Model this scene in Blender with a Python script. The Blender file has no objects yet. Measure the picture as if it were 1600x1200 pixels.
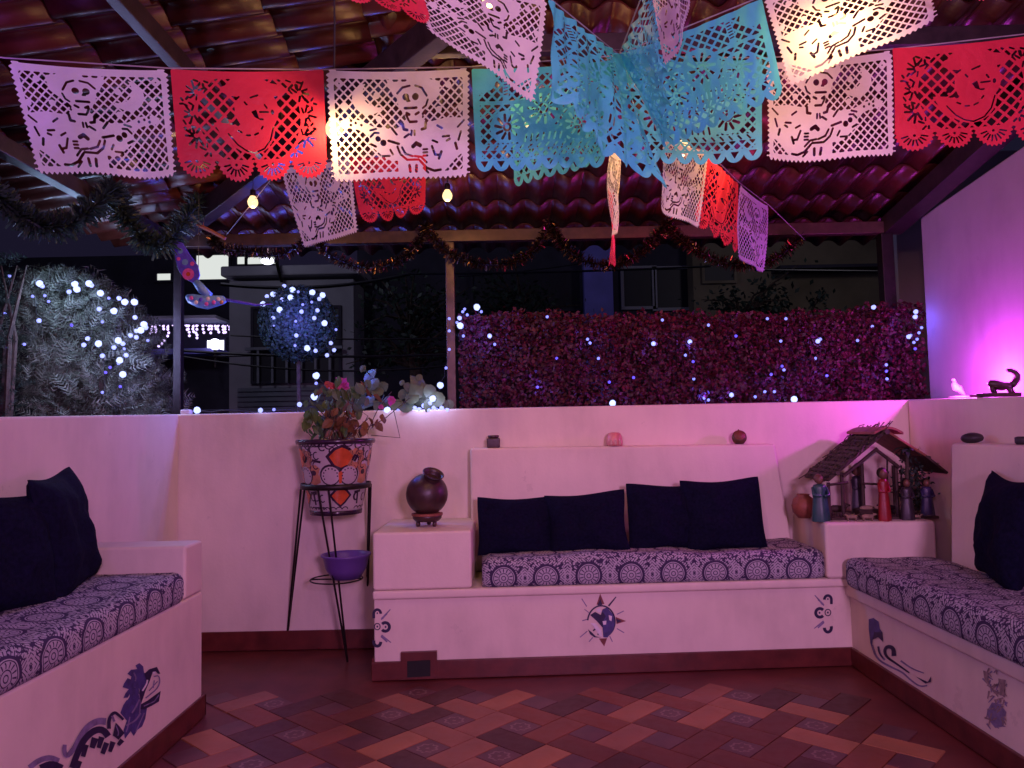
import bpy, bmesh, math, random
import numpy as np
from mathutils import Vector, Matrix, noise
from mathutils.geometry import tessellate_polygon

rnd = random.Random(7)
scene = bpy.context.scene
COL = scene.collection
PI = math.pi

# ------------------------------------------------------------------ camera
F = 1200.0                      # focal length in photograph pixels (1600 wide)
CAM_H = 1.2
PITCH = math.atan(72 / F)
ROLL = 0.020
_f = Vector((0, math.cos(PITCH), math.sin(PITCH)))
_u0 = Vector((0, -math.sin(PITCH), math.cos(PITCH)))
_r0 = Vector((1, 0, 0))
_R = _r0 * math.cos(ROLL) - _u0 * math.sin(ROLL)
_U = _r0 * math.sin(ROLL) + _u0 * math.cos(ROLL)
CAM = Vector((0, 0, CAM_H))
cam_data = bpy.data.cameras.new('camera')
cam_data.sensor_width = 36.0
cam_data.lens = 36.0 * F / 1600.0
cam_data.clip_start = 0.05
cam_data.clip_end = 400.0
cam = bpy.data.objects.new('camera', cam_data)
cam.matrix_world = Matrix(((_R.x, _U.x, -_f.x, CAM.x), (_R.y, _U.y, -_f.y, CAM.y),
                           (_R.z, _U.z, -_f.z, CAM.z), (0, 0, 0, 1)))
COL.objects.link(cam)
scene.camera = cam

def ray(px, py):
    return _f + _R * ((px - 800) / F) - _U * ((py - 600) / F)
def at(px, py, d):              # point in the world seen at a photo pixel, d metres into the room
    r = ray(px, py); return CAM + r * (d / r.y)
def atz(px, py, z):
    r = ray(px, py); return CAM + r * ((z - CAM_H) / r.z)
def atx(px, py, x):
    r = ray(px, py); return CAM + r * (x / r.x)
def atplane(px, py, p, n):
    r = ray(px, py); return CAM + r * ((Vector(p) - CAM).dot(n) / r.dot(n))

# ------------------------------------------------------------------ world, exposure
world = bpy.data.worlds.new('World'); scene.world = world
world.use_nodes = True
wn = world.node_tree.nodes; wl = world.node_tree.links
bg = wn['Background']
bg.inputs['Color'].default_value = (0.16, 0.13, 0.36, 1)     # night sky over a lit town
bg.inputs['Strength'].default_value = 0.055
scene.view_settings.view_transform = 'Standard'
scene.view_settings.look = 'None'
scene.view_settings.exposure = 0.0
scene.view_settings.gamma = 1.0
scene.view_settings.use_curve_mapping = False
scene.cycles.use_denoising = True
scene.cycles.max_bounces = 6
scene.cycles.diffuse_bounces = 3
scene.cycles.transparent_max_bounces = 6
scene.cycles.sample_clamp_indirect = 4.0

def lamp(name, loc, power, color, size=0.1, kind='POINT', target=None, spot=None):
    l = bpy.data.lights.new(name, kind); l.energy = power; l.color = color
    if kind == 'AREA': l.shape = 'DISK'; l.size = size
    else: l.shadow_soft_size = size
    if spot: l.spot_size = spot; l.spot_blend = 0.8
    o = bpy.data.objects.new(name, l); o.location = loc
    if target is not None:
        o.rotation_euler = (Vector(target) - Vector(loc)).to_track_quat('-Z', 'Y').to_euler()
    COL.objects.link(o); return o
# coloured terrace lamps (under the roof above and behind the viewer) and unseen fill lights for the facades outside
lamp('pink_lamp_and_fill', (1.15, -2.2, 1.9), 500, (0.94, 0.42, 1.0), 0.3, 'SPOT', (-0.35, 4.4, 1.30), math.radians(74))
lamp('pink_lamp_and_fill', (-1.3, -2.3, 2.0), 170, (0.95, 0.38, 1.0), 0.3, 'SPOT', (1.9, 3.6, 0.75), math.radians(62))  # second pink light is a fill, added to lighten the right-hand faces
lamp('blue_terrace_lamp', (-1.70, 2.0, 2.25), 11, (0.36, 0.10, 1.0), 0.08)
lamp('purple_terrace_lamp', (1.5, 1.2, 2.35), 9, (0.62, 0.12, 1.0), 0.10)
lamp('magenta_ledge_lamp', (2.33, 3.85, 1.385), 25.0, (0.82, 0.06, 1.0), 0.022)
lamp('red_hedge_lamp', (1.0, 4.12, 2.25), 5.5, (1.0, 0.03, 0.20), 0.08)
lamp('street_fill_light', (-4.0, 8.5, 4.5), 75, (0.75, 0.72, 1.0), 0.3)  # this and the next are unseen fills, added to lighten the house fronts
lamp('street_fill_light', (5.0, 9.5, 5.0), 42, (0.85, 0.75, 0.9), 0.3)

# ------------------------------------------------------------------ helpers
def tag(o, label=None, cat=None, group=None, kind=None):
    if label: o['label'] = label
    if cat: o['category'] = cat
    if group: o['group'] = group
    if kind: o['kind'] = kind
    return o
def empty(name, loc=(0, 0, 0), label=None, cat=None, group=None):
    o = bpy.data.objects.new(name, None); o.empty_display_size = 0.1
    o.location = loc; COL.objects.link(o)
    return tag(o, label, cat, group)
def adopt(o, parent):
    if parent is not None:
        o.parent = parent; o.matrix_parent_inverse = parent.matrix_basis.inverted()
    return o
def put(name, mesh, loc, parent=None, rot=None, scale=None):   # an object that shares mesh data
    o = bpy.data.objects.new(name, mesh); o.location = loc
    if rot is not None: o.rotation_euler = rot
    if scale is not None: o.scale = (scale,)*3 if isinstance(scale, (int, float)) else scale
    COL.objects.link(o); return adopt(o, parent)

class MB:
    """collects faces, builds ONE mesh object"""
    def __init__(s): s.v = []; s.f = []; s.uv = None
    def add(s, vs, fs):
        b = len(s.v); s.v += [tuple(p) for p in vs]; s.f += [tuple(i + b for i in q) for q in fs]; return s
    def box(s, a, b):
        (x0, y0, z0), (x1, y1, z1) = a, b
        return s.hexa([(x0,y0,z0),(x1,y0,z0),(x1,y1,z0),(x0,y1,z0),(x0,y0,z1),(x1,y0,z1),(x1,y1,z1),(x0,y1,z1)])
    def hexa(s, p):
        return s.add(p, [(3,2,1,0),(4,5,6,7),(0,1,5,4),(1,2,6,5),(2,3,7,6),(3,0,4,7)])
    def prism(s, pts, z0, z1):
        n = len(pts)
        ar = sum(pts[i][0]*pts[(i+1)%n][1]-pts[(i+1)%n][0]*pts[i][1] for i in range(n))
        if ar < 0: pts = pts[::-1]
        vs = [(x, y, z0) for x, y in pts] + [(x, y, z1) for x, y in pts]
        return s.add(vs, [tuple(range(n-1, -1, -1)), tuple(range(n, 2*n))] + [(i, (i+1) % n, n+(i+1) % n, n+i) for i in range(n)])
    def beam(s, a, b, w, h, up=(0,0,1)):
        a, b = Vector(a), Vector(b); d = (b-a).normalized(); up = Vector(up)
        x = d.cross(up).normalized(); z = x.cross(d).normalized(); x *= w/2; z *= h/2
        return s.hexa([a-x-z, a+x-z, b+x-z, b-x-z, a-x+z, a+x+z, b+x+z, b-x+z])
    def tube(s, pts, r, n=6, cap=True):
        pts = [Vector(p) for p in pts]; m = len(pts)
        rs = r if isinstance(r, (list, tuple)) else [r]*m
        vs = []; prev = None
        for i, p in enumerate(pts):
            d = (pts[min(i+1, m-1)] - pts[max(i-1, 0)])
            d = d.normalized() if d.length > 1e-9 else Vector((0,0,1))
            if prev is None:
                x = d.cross(Vector((0,0,1)))
                if x.length < 1e-3: x = d.cross(Vector((1,0,0)))
            else: x = prev - d*prev.dot(d)
            x.normalize(); prev = x; y = d.cross(x)
            for k in range(n):
                a = 2*PI*k/n; vs.append(p + (x*math.cos(a) + y*math.sin(a))*rs[i])
        fs = [(i*n+k, i*n+(k+1) % n, (i+1)*n+(k+1) % n, (i+1)*n+k) for i in range(m-1) for k in range(n)]
        if cap: fs += [tuple(range(n-1, -1, -1)), tuple((m-1)*n+k for k in range(n))]
        return s.add(vs, fs)
    def lathe(s, prof, n=24, c=(0,0,0), axis=None, sx=1.0, sy=1.0):
        c = Vector(c); vs = []
        q = Vector((0,0,1)).rotation_difference(Vector(axis)) if axis is not None else None
        for r, z in prof:
            for k in range(n):
                a = 2*PI*k/n; p = Vector((r*sx*math.cos(a), r*sy*math.sin(a), z))
                vs.append(c + (q @ p if q else p))
        m = len(prof)
        fs = [(i*n+k, i*n+(k+1) % n, (i+1)*n+(k+1) % n, (i+1)*n+k) for i in range(m-1) for k in range(n)]
        fs += [tuple(range(n-1, -1, -1)), tuple((m-1)*n+k for k in range(n))]
        return s.add(vs, fs)
    def ball(s, c, r, n=10, m=7, sc=(1,1,1)):
        prof = [(max(1e-4, math.sin(PI*i/m)), -math.cos(PI*i/m)) for i in range(m+1)]
        vs = []
        for q, z in prof:
            for k in range(n):
                a = 2*PI*k/n; vs.append((c[0]+r*sc[0]*q*math.cos(a), c[1]+r*sc[1]*q*math.sin(a), c[2]+r*sc[2]*z))
        fs = [(i*n+k, i*n+(k+1) % n, (i+1)*n+(k+1) % n, (i+1)*n+k) for i in range(m) for k in range(n)]
        return s.add(vs, fs)
    def mesh(s, name, m, smooth=False):
        me = bpy.data.meshes.new(name); me.from_pydata(s.v, [], s.f); me.update()
        if m is not None: me.materials.append(m)
        if smooth: me.polygons.foreach_set('use_smooth', [True]*len(me.polygons))
        return me
    def build(s, name, m, parent=None, smooth=False, bevel=0.0, seg=2):
        o = bpy.data.objects.new(name, s.mesh(name, m, smooth)); COL.objects.link(o)
        if bevel:
            md = o.modifiers.new('edge', 'BEVEL'); md.width = bevel; md.segments = seg; md.limit_method = 'ANGLE'; md.angle_limit = 0.6
            o.data.polygons.foreach_set('use_smooth', [True]*len(o.data.polygons))
            md2 = o.modifiers.new('shade', 'WEIGHTED_NORMAL')
        return adopt(o, parent)

# ------------------------------------------------------------------ materials
class NG:
    """tiny node-expression builder"""
    def __init__(s, name):
        s.m = bpy.data.materials.new(name); s.m.use_nodes = True
        s.t = s.m.node_tree; s.n = s.t.nodes; s.l = s.t.links
        s.b = s.n['Principled BSDF']; s.out = s.n['Material Output']
    def put(s, sock, v):
        if isinstance(v, (int, float)): sock.default_value = v
        elif isinstance(v, (tuple, list)): sock.default_value = tuple(v) + ((1,) if len(v) == 3 and sock.type == 'RGBA' else ())
        else: s.l.new(v, sock)
    def math(s, op, a, b=0.0, c=0.0):
        x = s.n.new('ShaderNodeMath'); x.operation = op
        for i, v in enumerate((a, b, c)): s.put(x.inputs[i], v)
        return x.outputs[0]
    def coord(s, which='Object'):
        return s.n.new('ShaderNodeTexCoord').outputs[which]
    def noise(s, scale, detail=4, vec=None, rough=0.55):
        x = s.n.new('ShaderNodeTexNoise'); x.inputs['Scale'].default_value = scale; x.inputs['Detail'].default_value = detail
        x.inputs['Roughness'].default_value = rough
        s.l.new(vec if vec is not None else s.coord(), x.inputs['Vector']); return x.outputs['Fac']
    def mapping(s, vec, scale=(1,1,1), rot=(0,0,0)):
        x = s.n.new('ShaderNodeMapping'); x.inputs['Scale'].default_value = scale; x.inputs['Rotation'].default_value = rot
        s.l.new(vec, x.inputs['Vector']); return x.outputs[0]
    def ramp(s, fac, stops, mode='LINEAR'):
        x = s.n.new('ShaderNodeValToRGB'); cr = x.color_ramp; cr.interpolation = mode
        while len(cr.elements) < len(stops): cr.elements.new(0.5)
        for e, (p, c) in zip(cr.elements, stops): e.position = p; e.color = tuple(c) + (1,)
        s.put(x.inputs[0], fac); return x.outputs[0]
    def mix(s, fac, a, b, mode='MIX'):
        x = s.n.new('ShaderNodeMix'); x.data_type = 'RGBA'; x.blend_type = mode
        s.put(x.inputs[0], fac); s.put(x.inputs[6], a); s.put(x.inputs[7], b); return x.outputs[2]
    def bump(s, h, strength=0.3, dist=0.01):
        x = s.n.new('ShaderNodeBump'); x.inputs['Strength'].default_value = strength; x.inputs['Distance'].default_value = dist
        s.l.new(h, x.inputs['Height']); s.l.new(x.outputs[0], s.b.inputs['Normal'])
    def set(s, color=None, rough=None, metal=None, spec=None):
        if color is not None: s.put(s.b.inputs['Base Color'], color)
        if rough is not None: s.put(s.b.inputs['Roughness'], rough)
        if metal is not None: s.put(s.b.inputs['Metallic'], metal)
        if spec is not None: s.put(s.b.inputs['Specular IOR Level'], spec)
        return s.m
    def rand(s):
        return s.n.new('ShaderNodeObjectInfo').outputs['Random']

def plain(name, c, rough=0.6, metal=0.0, var=0.25, scale=18, bump=0.15, bdist=0.004):
    g = NG(name); n = g.noise(scale, 5)
    lo = tuple(x*(1-var) for x in c); hi = tuple(min(1, x*(1+var)) for x in c)
    g.set(g.ramp(n, [(0.3, lo), (0.7, hi)]), rough, metal)
    if bump: g.bump(g.noise(scale*4, 4), bump, bdist)
    return g.m
def emit(name, c, strength):
    g = NG(name); g.b.inputs['Base Color'].default_value = (0.02,0.02,0.02,1)
    g.put(g.b.inputs['Emission Color'], c); g.b.inputs['Emission Strength'].default_value = strength
    return g.m
def leafmat(name, c, var=0.5, rough=0.5, trans=0.35):
    g = NG(name); r = g.n.new('ShaderNodeNewGeometry').outputs['Random Per Island']
    col = g.ramp(r, [(0, tuple(x*(1-var) for x in c)), (1, tuple(min(1, x*(1+var)) for x in c))])
    g.set(col, rough)
    t = g.n.new('ShaderNodeBsdfTranslucent'); g.l.new(col, t.inputs[0])
    mx = g.n.new('ShaderNodeMixShader'); mx.inputs[0].default_value = trans
    g.l.new(g.b.outputs[0], mx.inputs[1]); g.l.new(t.outputs[0], mx.inputs[2]); g.l.new(mx.outputs[0], g.out.inputs[0])
    return g.m

M = {}
def plaster(name, c):
    g = NG(name); co = g.coord()
    n1 = g.noise(2.2, 6); n2 = g.noise(9, 5, g.mapping(co, (1.6, 1.6, 0.45)))
    n = g.math('ADD', g.math('MULTIPLY', n1, 0.72), g.math('MULTIPLY', n2, 0.28))
    col = g.ramp(n, [(0.25, tuple(x*0.80 for x in c)), (0.5, c), (0.75, tuple(min(1, x*1.12) for x in c))])
    st = g.math('MULTIPLY', g.math('GREATER_THAN', g.noise(5.5, 6, None, 0.7), 0.66), g.noise(40, 4))      # scuffs
    col = g.mix(g.math('MULTIPLY', st, 0.30), col, tuple(x*0.45 for x in c))
    g.set(col, 0.62, 0, 0.35)
    g.bump(g.math('ADD', g.noise(14, 5, g.mapping(co, (1, 1, 0.4))), g.math('MULTIPLY', g.noise(60, 3), 0.4)), 0.28, 0.006)
    return g.m
M['plaster'] = plaster('cream_plaster', (0.72, 0.61, 0.50))
M['white_wall'] = plaster('white_plaster', (0.42, 0.36, 0.40))
M['skirting'] = plain('oxblood_skirting', (0.10, 0.018, 0.014), 0.35, 0, 0.3, 12)
M['floor'] = plain('oxblood_cement', (0.115, 0.022, 0.018), 0.42, 0, 0.3, 5)
M['dark'] = plain('dark_iron', (0.025, 0.018, 0.018), 0.45, 0.6, 0.3, 40)
M['post'] = plain('brown_painted_steel', (0.085, 0.048, 0.034), 0.4, 0.3, 0.3, 20)
M['purlin'] = plain('dark_steel_purlin', (0.035, 0.022, 0.024), 0.42, 0.25, 0.35, 20)
M['drain'] = plain('drain_shade', (0.008, 0.007, 0.007), 0.8)
M['wire'] = plain('dark_cord', (0.02, 0.02, 0.025), 0.6)
M['cord'] = plain('pale_cord', (0.35, 0.3, 0.3), 0.7)

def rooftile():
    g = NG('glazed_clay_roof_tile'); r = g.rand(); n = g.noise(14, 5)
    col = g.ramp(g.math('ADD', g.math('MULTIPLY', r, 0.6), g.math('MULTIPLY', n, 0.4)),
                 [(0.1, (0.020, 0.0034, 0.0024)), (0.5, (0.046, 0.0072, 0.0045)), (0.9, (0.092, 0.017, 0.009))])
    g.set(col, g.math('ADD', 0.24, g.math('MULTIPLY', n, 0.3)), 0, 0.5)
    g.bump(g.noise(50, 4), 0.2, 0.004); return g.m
M['rooftile'] = rooftile()
def floortile():
    g = NG('terracotta_floor_tile'); r = g.rand(); n = g.noise(6, 6)
    col = g.ramp(r, [(0.0, (0.070, 0.020, 0.016)), (0.24, (0.20, 0.054, 0.026)), (0.42, (0.13, 0.034, 0.021)), (0.56, (0.34, 0.135, 0.065)), (0.70, (0.20, 0.058, 0.030)), (0.84, (0.27, 0.105, 0.062))], 'CONSTANT')
    col = g.mix(0.5, col, g.ramp(n, [(0.3, (0.35,0.35,0.35)), (0.7, (0.68,0.62,0.6))]), 'OVERLAY')
    g.set(col, g.math('ADD', 0.25, g.math('MULTIPLY', g.noise(20, 4), 0.35)), 0, 0.4)
    g.bump(g.noise(30, 4), 0.15, 0.003); return g.m
M['floortile'] = floortile()
def decotile():
    g = NG('rosette_floor_tile'); sp = g.n.new('ShaderNodeSeparateXYZ'); g.l.new(g.coord(), sp.inputs[0])
    x, y = sp.outputs[0], sp.outputs[1]
    rr = g.math('SQRT', g.math('ADD', g.math('MULTIPLY', x, x), g.math('MULTIPLY', y, y)))
    an = g.math('ARCTAN2', y, x); pet = g.math('MULTIPLY', g.math('COSINE', g.math('MULTIPLY', an, 8)), 0.004)
    d = g.math('ABSOLUTE', g.math('SUBTRACT', g.math('ADD', rr, pet), 0.036))
    ring = g.math('LESS_THAN', d, 0.0048)
    dot = g.math('LESS_THAN', rr, 0.008)
    wear = g.math('GREATER_THAN', g.noise(26, 3), 0.43)
    mk = g.math('MULTIPLY', g.math('MULTIPLY', g.math('MAXIMUM', ring, dot), wear), g.math('GREATER_THAN', g.rand(), 0.5))
    base = g.ramp(g.noise(8, 5), [(0.3, (0.07, 0.024, 0.03)), (0.7, (0.13, 0.045, 0.045))])
    g.set(g.mix(mk, base, (0.22, 0.13, 0.12)), 0.35); return g.m
M['decotile'] = decotile()

def paper(name, c, trans=0.42):
    g = NG(name); n = g.noise(7, 4)
    col = g.ramp(n, [(0.3, tuple(x*0.88 for x in c)), (0.7, tuple(min(1, x*1.06) for x in c))])
    g.set(col, 0.45, 0, 0.3)
    t = g.n.new('ShaderNodeBsdfTranslucent'); g.l.new(col, t.inputs[0])
    mx = g.n.new('ShaderNodeMixShader'); mx.inputs[0].default_value = trans
    g.l.new(g.b.outputs[0], mx.inputs[1]); g.l.new(t.outputs[0], mx.inputs[2]); g.l.new(mx.outputs[0], g.out.inputs[0])
    g.bump(g.math('ADD', g.noise(11, 5), g.math('MULTIPLY', g.noise(34, 3), 0.4)), 0.75, 0.012)
    return g.m
M['paper_white'] = paper('white_tissue', (0.86, 0.81, 0.76))
M['paper_red'] = paper('red_tissue', (0.78, 0.045, 0.075))
M['paper_blue'] = paper('blue_tissue', (0.11, 0.66, 0.74))
M['paper_lilac'] = paper('lilac_tissue', (0.60, 0.36, 0.80))

def cushion_fabric():
    g = NG('mandala_print_cotton'); uv = g.coord('UV'); sp = g.n.new('ShaderNodeSeparateXYZ'); g.l.new(uv, sp.inputs[0])
    u, v = sp.outputs[0], sp.outputs[1]
    P = 0.21
    def cell(off):
        a = g.math('FRACT', g.math('ADD', g.math('DIVIDE', u, P), off))
        return g.math('MULTIPLY', g.math('SUBTRACT', a, 0.5), P)
    # rows repeat every 0.21 m too, the first row centred on the front border
    vv = g.math('FRACT', g.math('DIVIDE', g.math('ADD', v, 0.055), P))
    y = g.math('MULTIPLY', g.math('SUBTRACT', vv, 0.5), P)
    x1, x2 = cell(0.0), cell(0.5)
    def rad(x): return g.math('SQRT', g.math('ADD', g.math('MULTIPLY', x, x), g.math('MULTIPLY', y, y)))
    r1, r2 = rad(x1), rad(x2)
    a1 = g.math('ARCTAN2', y, x1)
    rings = g.math('GREATER_THAN', g.math('SINE', g.math('MULTIPLY', r1, 480)), -0.60)
    spokes = g.math('GREATER_THAN', g.math('COSINE', g.math('MULTIPLY', a1, 14)), -0.60)
    midband = g.math('LESS_THAN', g.math('ABSOLUTE', g.math('SUBTRACT', r1, 0.036)), 0.009)
    med = g.math('MAXIMUM', g.math('MULTIPLY', midband, spokes), g.math('MULTIPLY', g.math('SUBTRACT', 1, midband), rings))
    inside = g.math('LESS_THAN', r1, 0.055)
    gap = g.math('LESS_THAN', g.math('ABSOLUTE', g.math('SUBTRACT', r1, 0.061)), 0.006)
    dia = g.math('ADD', g.math('ABSOLUTE', x2), g.math('ABSOLUTE', y))
    diar = g.math('GREATER_THAN', g.math('SINE', g.math('MULTIPLY', dia, 420)), -0.62)
    arcs = g.math('LESS_THAN', g.math('ABSOLUTE', g.math('SUBTRACT', r1, 0.094)), 0.0035)
    out = g.math('MAXIMUM', g.math('MULTIPLY', diar, g.math('GREATER_THAN', r2, 0.006)), arcs)
    fine = g.n.new('ShaderNodeTexVoronoi'); fine.inputs['Scale'].default_value = 85; g.l.new(uv, fine.inputs['Vector'])
    dots = g.math('LESS_THAN', fine.outputs['Distance'], 0.60)
    out = g.math('MULTIPLY', out, g.math('MAXIMUM', dots, g.math('LESS_THAN', dia, 0.05)))
    pat = g.math('ADD', g.math('MULTIPLY', inside, med), g.math('MULTIPLY', g.math('SUBTRACT', 1, inside), out))
    pat = g.math('MULTIPLY', pat, g.math('SUBTRACT', 1, gap))
    wv = g.noise(220, 2, uv)
    pat = g.math('MULTIPLY', pat, g.math('ADD', 0.7, g.math('MULTIPLY', wv, 0.5)))
    g.set(g.mix(pat, (0.048, 0.032, 0.080), (0.43, 0.41, 0.44)), 0.85, 0, 0.2)
    g.bump(wv, 0.25, 0.002); return g.m
M['cushion'] = cushion_fabric()
M['navy'] = plain('navy_velvet', (0.005, 0.005, 0.019), 0.9, 0, 0.4, 30, 0.4)
M['navy'].node_tree.nodes['Principled BSDF'].inputs['Specular IOR Level'].default_value = 0.08
M['blue_paint'] = plain('indigo_paint', (0.055, 0.045, 0.17), 0.6, 0, 0.35, 40)
M['dark_paint'] = plain('dark_navy_paint', (0.018, 0.010, 0.05), 0.6, 0, 0.3, 40)
M['grey_paint'] = plain('greyblue_paint', (0.20, 0.16, 0.27), 0.7, 0, 0.3, 40)
M['rust_paint'] = plain('umber_paint', (0.20, 0.055, 0.05), 0.7, 0, 0.3, 40)
M['ochre_paint'] = plain('olive_paint', (0.28, 0.20, 0.19), 0.7, 0, 0.4, 60)
M['white_paint'] = plain('white_paint', (0.70, 0.64, 0.66), 0.6, 0, 0.1, 40)
M['clay'] = plain('brown_clay', (0.045, 0.020, 0.018), 0.38, 0, 0.4, 14, 0.3)
M['terracotta'] = plain('terracotta', (0.24, 0.07, 0.04), 0.6, 0, 0.3, 20, 0.3)
M['wood'] = plain('dark_wood', (0.045, 0.022, 0.016), 0.7, 0, 0.5, 30, 0.4)
M['bark'] = plain('bark', (0.06, 0.04, 0.03), 0.85, 0, 0.5, 30, 0.5)
M['glaze_white'] = plain('white_glaze', (0.42, 0.36, 0.36), 0.18, 0, 0.12, 8, 0)
M['glaze_dark'] = plain('dark_glaze', (0.03, 0.012, 0.03), 0.2, 0, 0.3, 20, 0)
M['glaze_orange'] = plain('orange_glaze', (0.50, 0.085, 0.025), 0.2, 0, 0.25, 20, 0)
M['glaze_sand'] = plain('sand_glaze', (0.42, 0.19, 0.10), 0.2, 0, 0.25, 20, 0)
M['plastic_purple'] = plain('purple_plastic', (0.12, 0.06, 0.26), 0.35, 0, 0.1, 6, 0)
M['leaf_redlit'] = leafmat('redlit_hedge_leaf', (0.078, 0.007, 0.018), 0.75)  # red lamplight on a green hedge, put into the leaf colour
M['leaf_green'] = leafmat('green_leaf', (0.085, 0.13, 0.035), 0.5)
M['leaf_pale'] = leafmat('pale_round_leaf', (0.11, 0.14, 0.07), 0.5)
M['leaf_dry'] = leafmat('dry_brown_leaf', (0.20, 0.085, 0.035), 0.45)
M['leaf_box'] = leafmat('boxwood_leaf', (0.06, 0.11, 0.09), 0.5)
M['leaf_cedar'] = leafmat('feathery_leaf', (0.15, 0.165, 0.12), 0.5)
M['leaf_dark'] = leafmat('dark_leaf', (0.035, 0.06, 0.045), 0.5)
M['petal_pink'] = leafmat('pink_petal', (0.48, 0.05, 0.24), 0.3)
M['petal_red'] = leafmat('red_petal', (0.45, 0.05, 0.05), 0.3)
M['tinsel'] = leafmat('tinsel', (0.10, 0.05, 0.03), 0.8, 0.25, 0.0)
_b = M['tinsel'].node_tree.nodes['Principled BSDF']; _b.inputs['Metallic'].default_value = 0.9
M['stone_dark'] = plain('dark_stone', (0.02, 0.016, 0.02), 0.55, 0, 0.4, 20)
M['votive'] = plain('rose_glass', (0.62, 0.22, 0.20), 0.35, 0, 0.2, 20)
M['coconut'] = plain('coconut_shell', (0.085, 0.035, 0.014), 0.5, 0, 0.4, 30)
M['bulb'] = emit('warm_bulb_glass', (1.0, 0.66, 0.30), 1.9)
M['led'] = emit('cold_led', (0.22, 0.24, 1.0), 1.9)
M['led_mid'] = emit('cold_led_mid', (0.30, 0.34, 1.0), 2.1)
M['led_big'] = emit('cold_led_bright', (0.38, 0.45, 1.0), 2.3)
M['led_blue'] = emit('blue_led', (0.12, 0.08, 1.0), 1.6)
for _k in ('led', 'led_big', 'led_mid', 'led_blue'): M[_k].cycles.emission_sampling = 'NONE'
M['led_far'] = emit('far_white_led', (0.66, 0.5, 1.0), 2.2)
M['led_far'].cycles.emission_sampling = 'NONE'
M['window_lit'] = emit('lit_window', (0.86, 0.9, 0.86), 0.85)
M['lamp_far'] = emit('far_lamp_globe', (0.75, 0.75, 1.0), 5.0)
M['facade_grey'] = plain('grey_render', (0.40, 0.39, 0.44), 0.9, 0, 0.15, 1.2, 0.2)
M['facade_dark'] = plain('dark_render', (0.05, 0.045, 0.07), 0.9, 0, 0.3, 1.5, 0.2)
M['facade_olive'] = plain('olive_render', (0.22, 0.18, 0.12), 0.9, 0, 0.35, 1.0, 0.2)
M['facade_blue'] = plain('blue_painted_and_lit_render', (0.26, 0.24, 0.80), 0.8, 0, 0.15, 2, 0.2)
M['glass_dark'] = plain('dark_window_glass', (0.015, 0.013, 0.025), 0.5, 0, 0.3, 2, 0)
M['shutter'] = plain('steel_shutter', (0.24, 0.25, 0.30), 0.55, 0.3, 0.2, 4, 0.1)
M['asphalt'] = plain('asphalt', (0.05, 0.05, 0.052), 0.9, 0, 0.3, 3)
# ================================================================== SETTING
WALL_Y = 4.38; WALL_Z = 1.328
LX = -1.90            # inner face of the left parapet
RX = 2.25             # inner face of the right parapet
# street level far below, the terrace is two floors up
MB().box((-90, -40, -7.2), (90, 160, -7.0)).build('ground', M['asphalt']); tag(bpy.data.objects['ground'], kind='structure')
fl = MB().box((-2.3, -2.5, -0.2), (2.7, 4.62, -0.004)).build('floor', M['floor']); tag(fl, kind='structure')

# patterned floor: pinwheel of 2:1 tiles round small square rosette tiles, turned 47 degrees
U = 0.128; G = 0.0016
def tile_mesh(name, w, h, m):
    b = MB(); x, y = w/2-G/2, h/2-G/2; c = 0.002
    b.add([(-x,-y,-0.006),(x,-y,-0.006),(x,y,-0.006),(-x,y,-0.006),(-x+c,-y+c,0.0012),(x-c,-y+c,0.0012),(x-c,y-c,0.0012),(-x+c,y-c,0.0012)],
          [(4,5,6,7),(0,1,5,4),(1,2,6,5),(2,3,7,6),(3,0,4,7)])
    return b.mesh(name, m)
tm_long = tile_mesh('floor_tile', 2*U, U, M['floortile']); tm_deco = tile_mesh('rosette_tile', U, U, M['decotile'])
ang = math.radians(47); ca, sa = math.cos(ang), math.sin(ang)
seen = 0
for i in range(-20, 21):
    for j in range(-20, 21):
        # pinwheel lattice (2,1),(-1,2): one level domino, one upright domino, one square
        ox, oy = 2*i - j, i + 2*j
        for cx, cy, k, rt in ((0.5, 0, 'l', 0), (0, -1.5, 'l', 90), (0, 1, 'd', 0)):
            x, y = (ox+cx)*U, (oy+cy)*U
            X, Y = x*ca - y*sa + 0.1, x*sa + y*ca + 3.1
            if not ((-1.42 if Y > 3.50 else -1.27) < X < 1.50 and 2.45 < Y < 3.62 - .05*noise.noise(Vector((X*3, 1, 0)))): continue
            put('rosette_tile' if k == 'd' else 'floor_tile', tm_deco if k == 'd' else tm_long, (X, Y, 0.0), fl,
                (rnd.uniform(-.003,.003), rnd.uniform(-.003,.003), ang + math.radians(rt)))
            seen += 1
print('floor tiles', seen)

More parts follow.
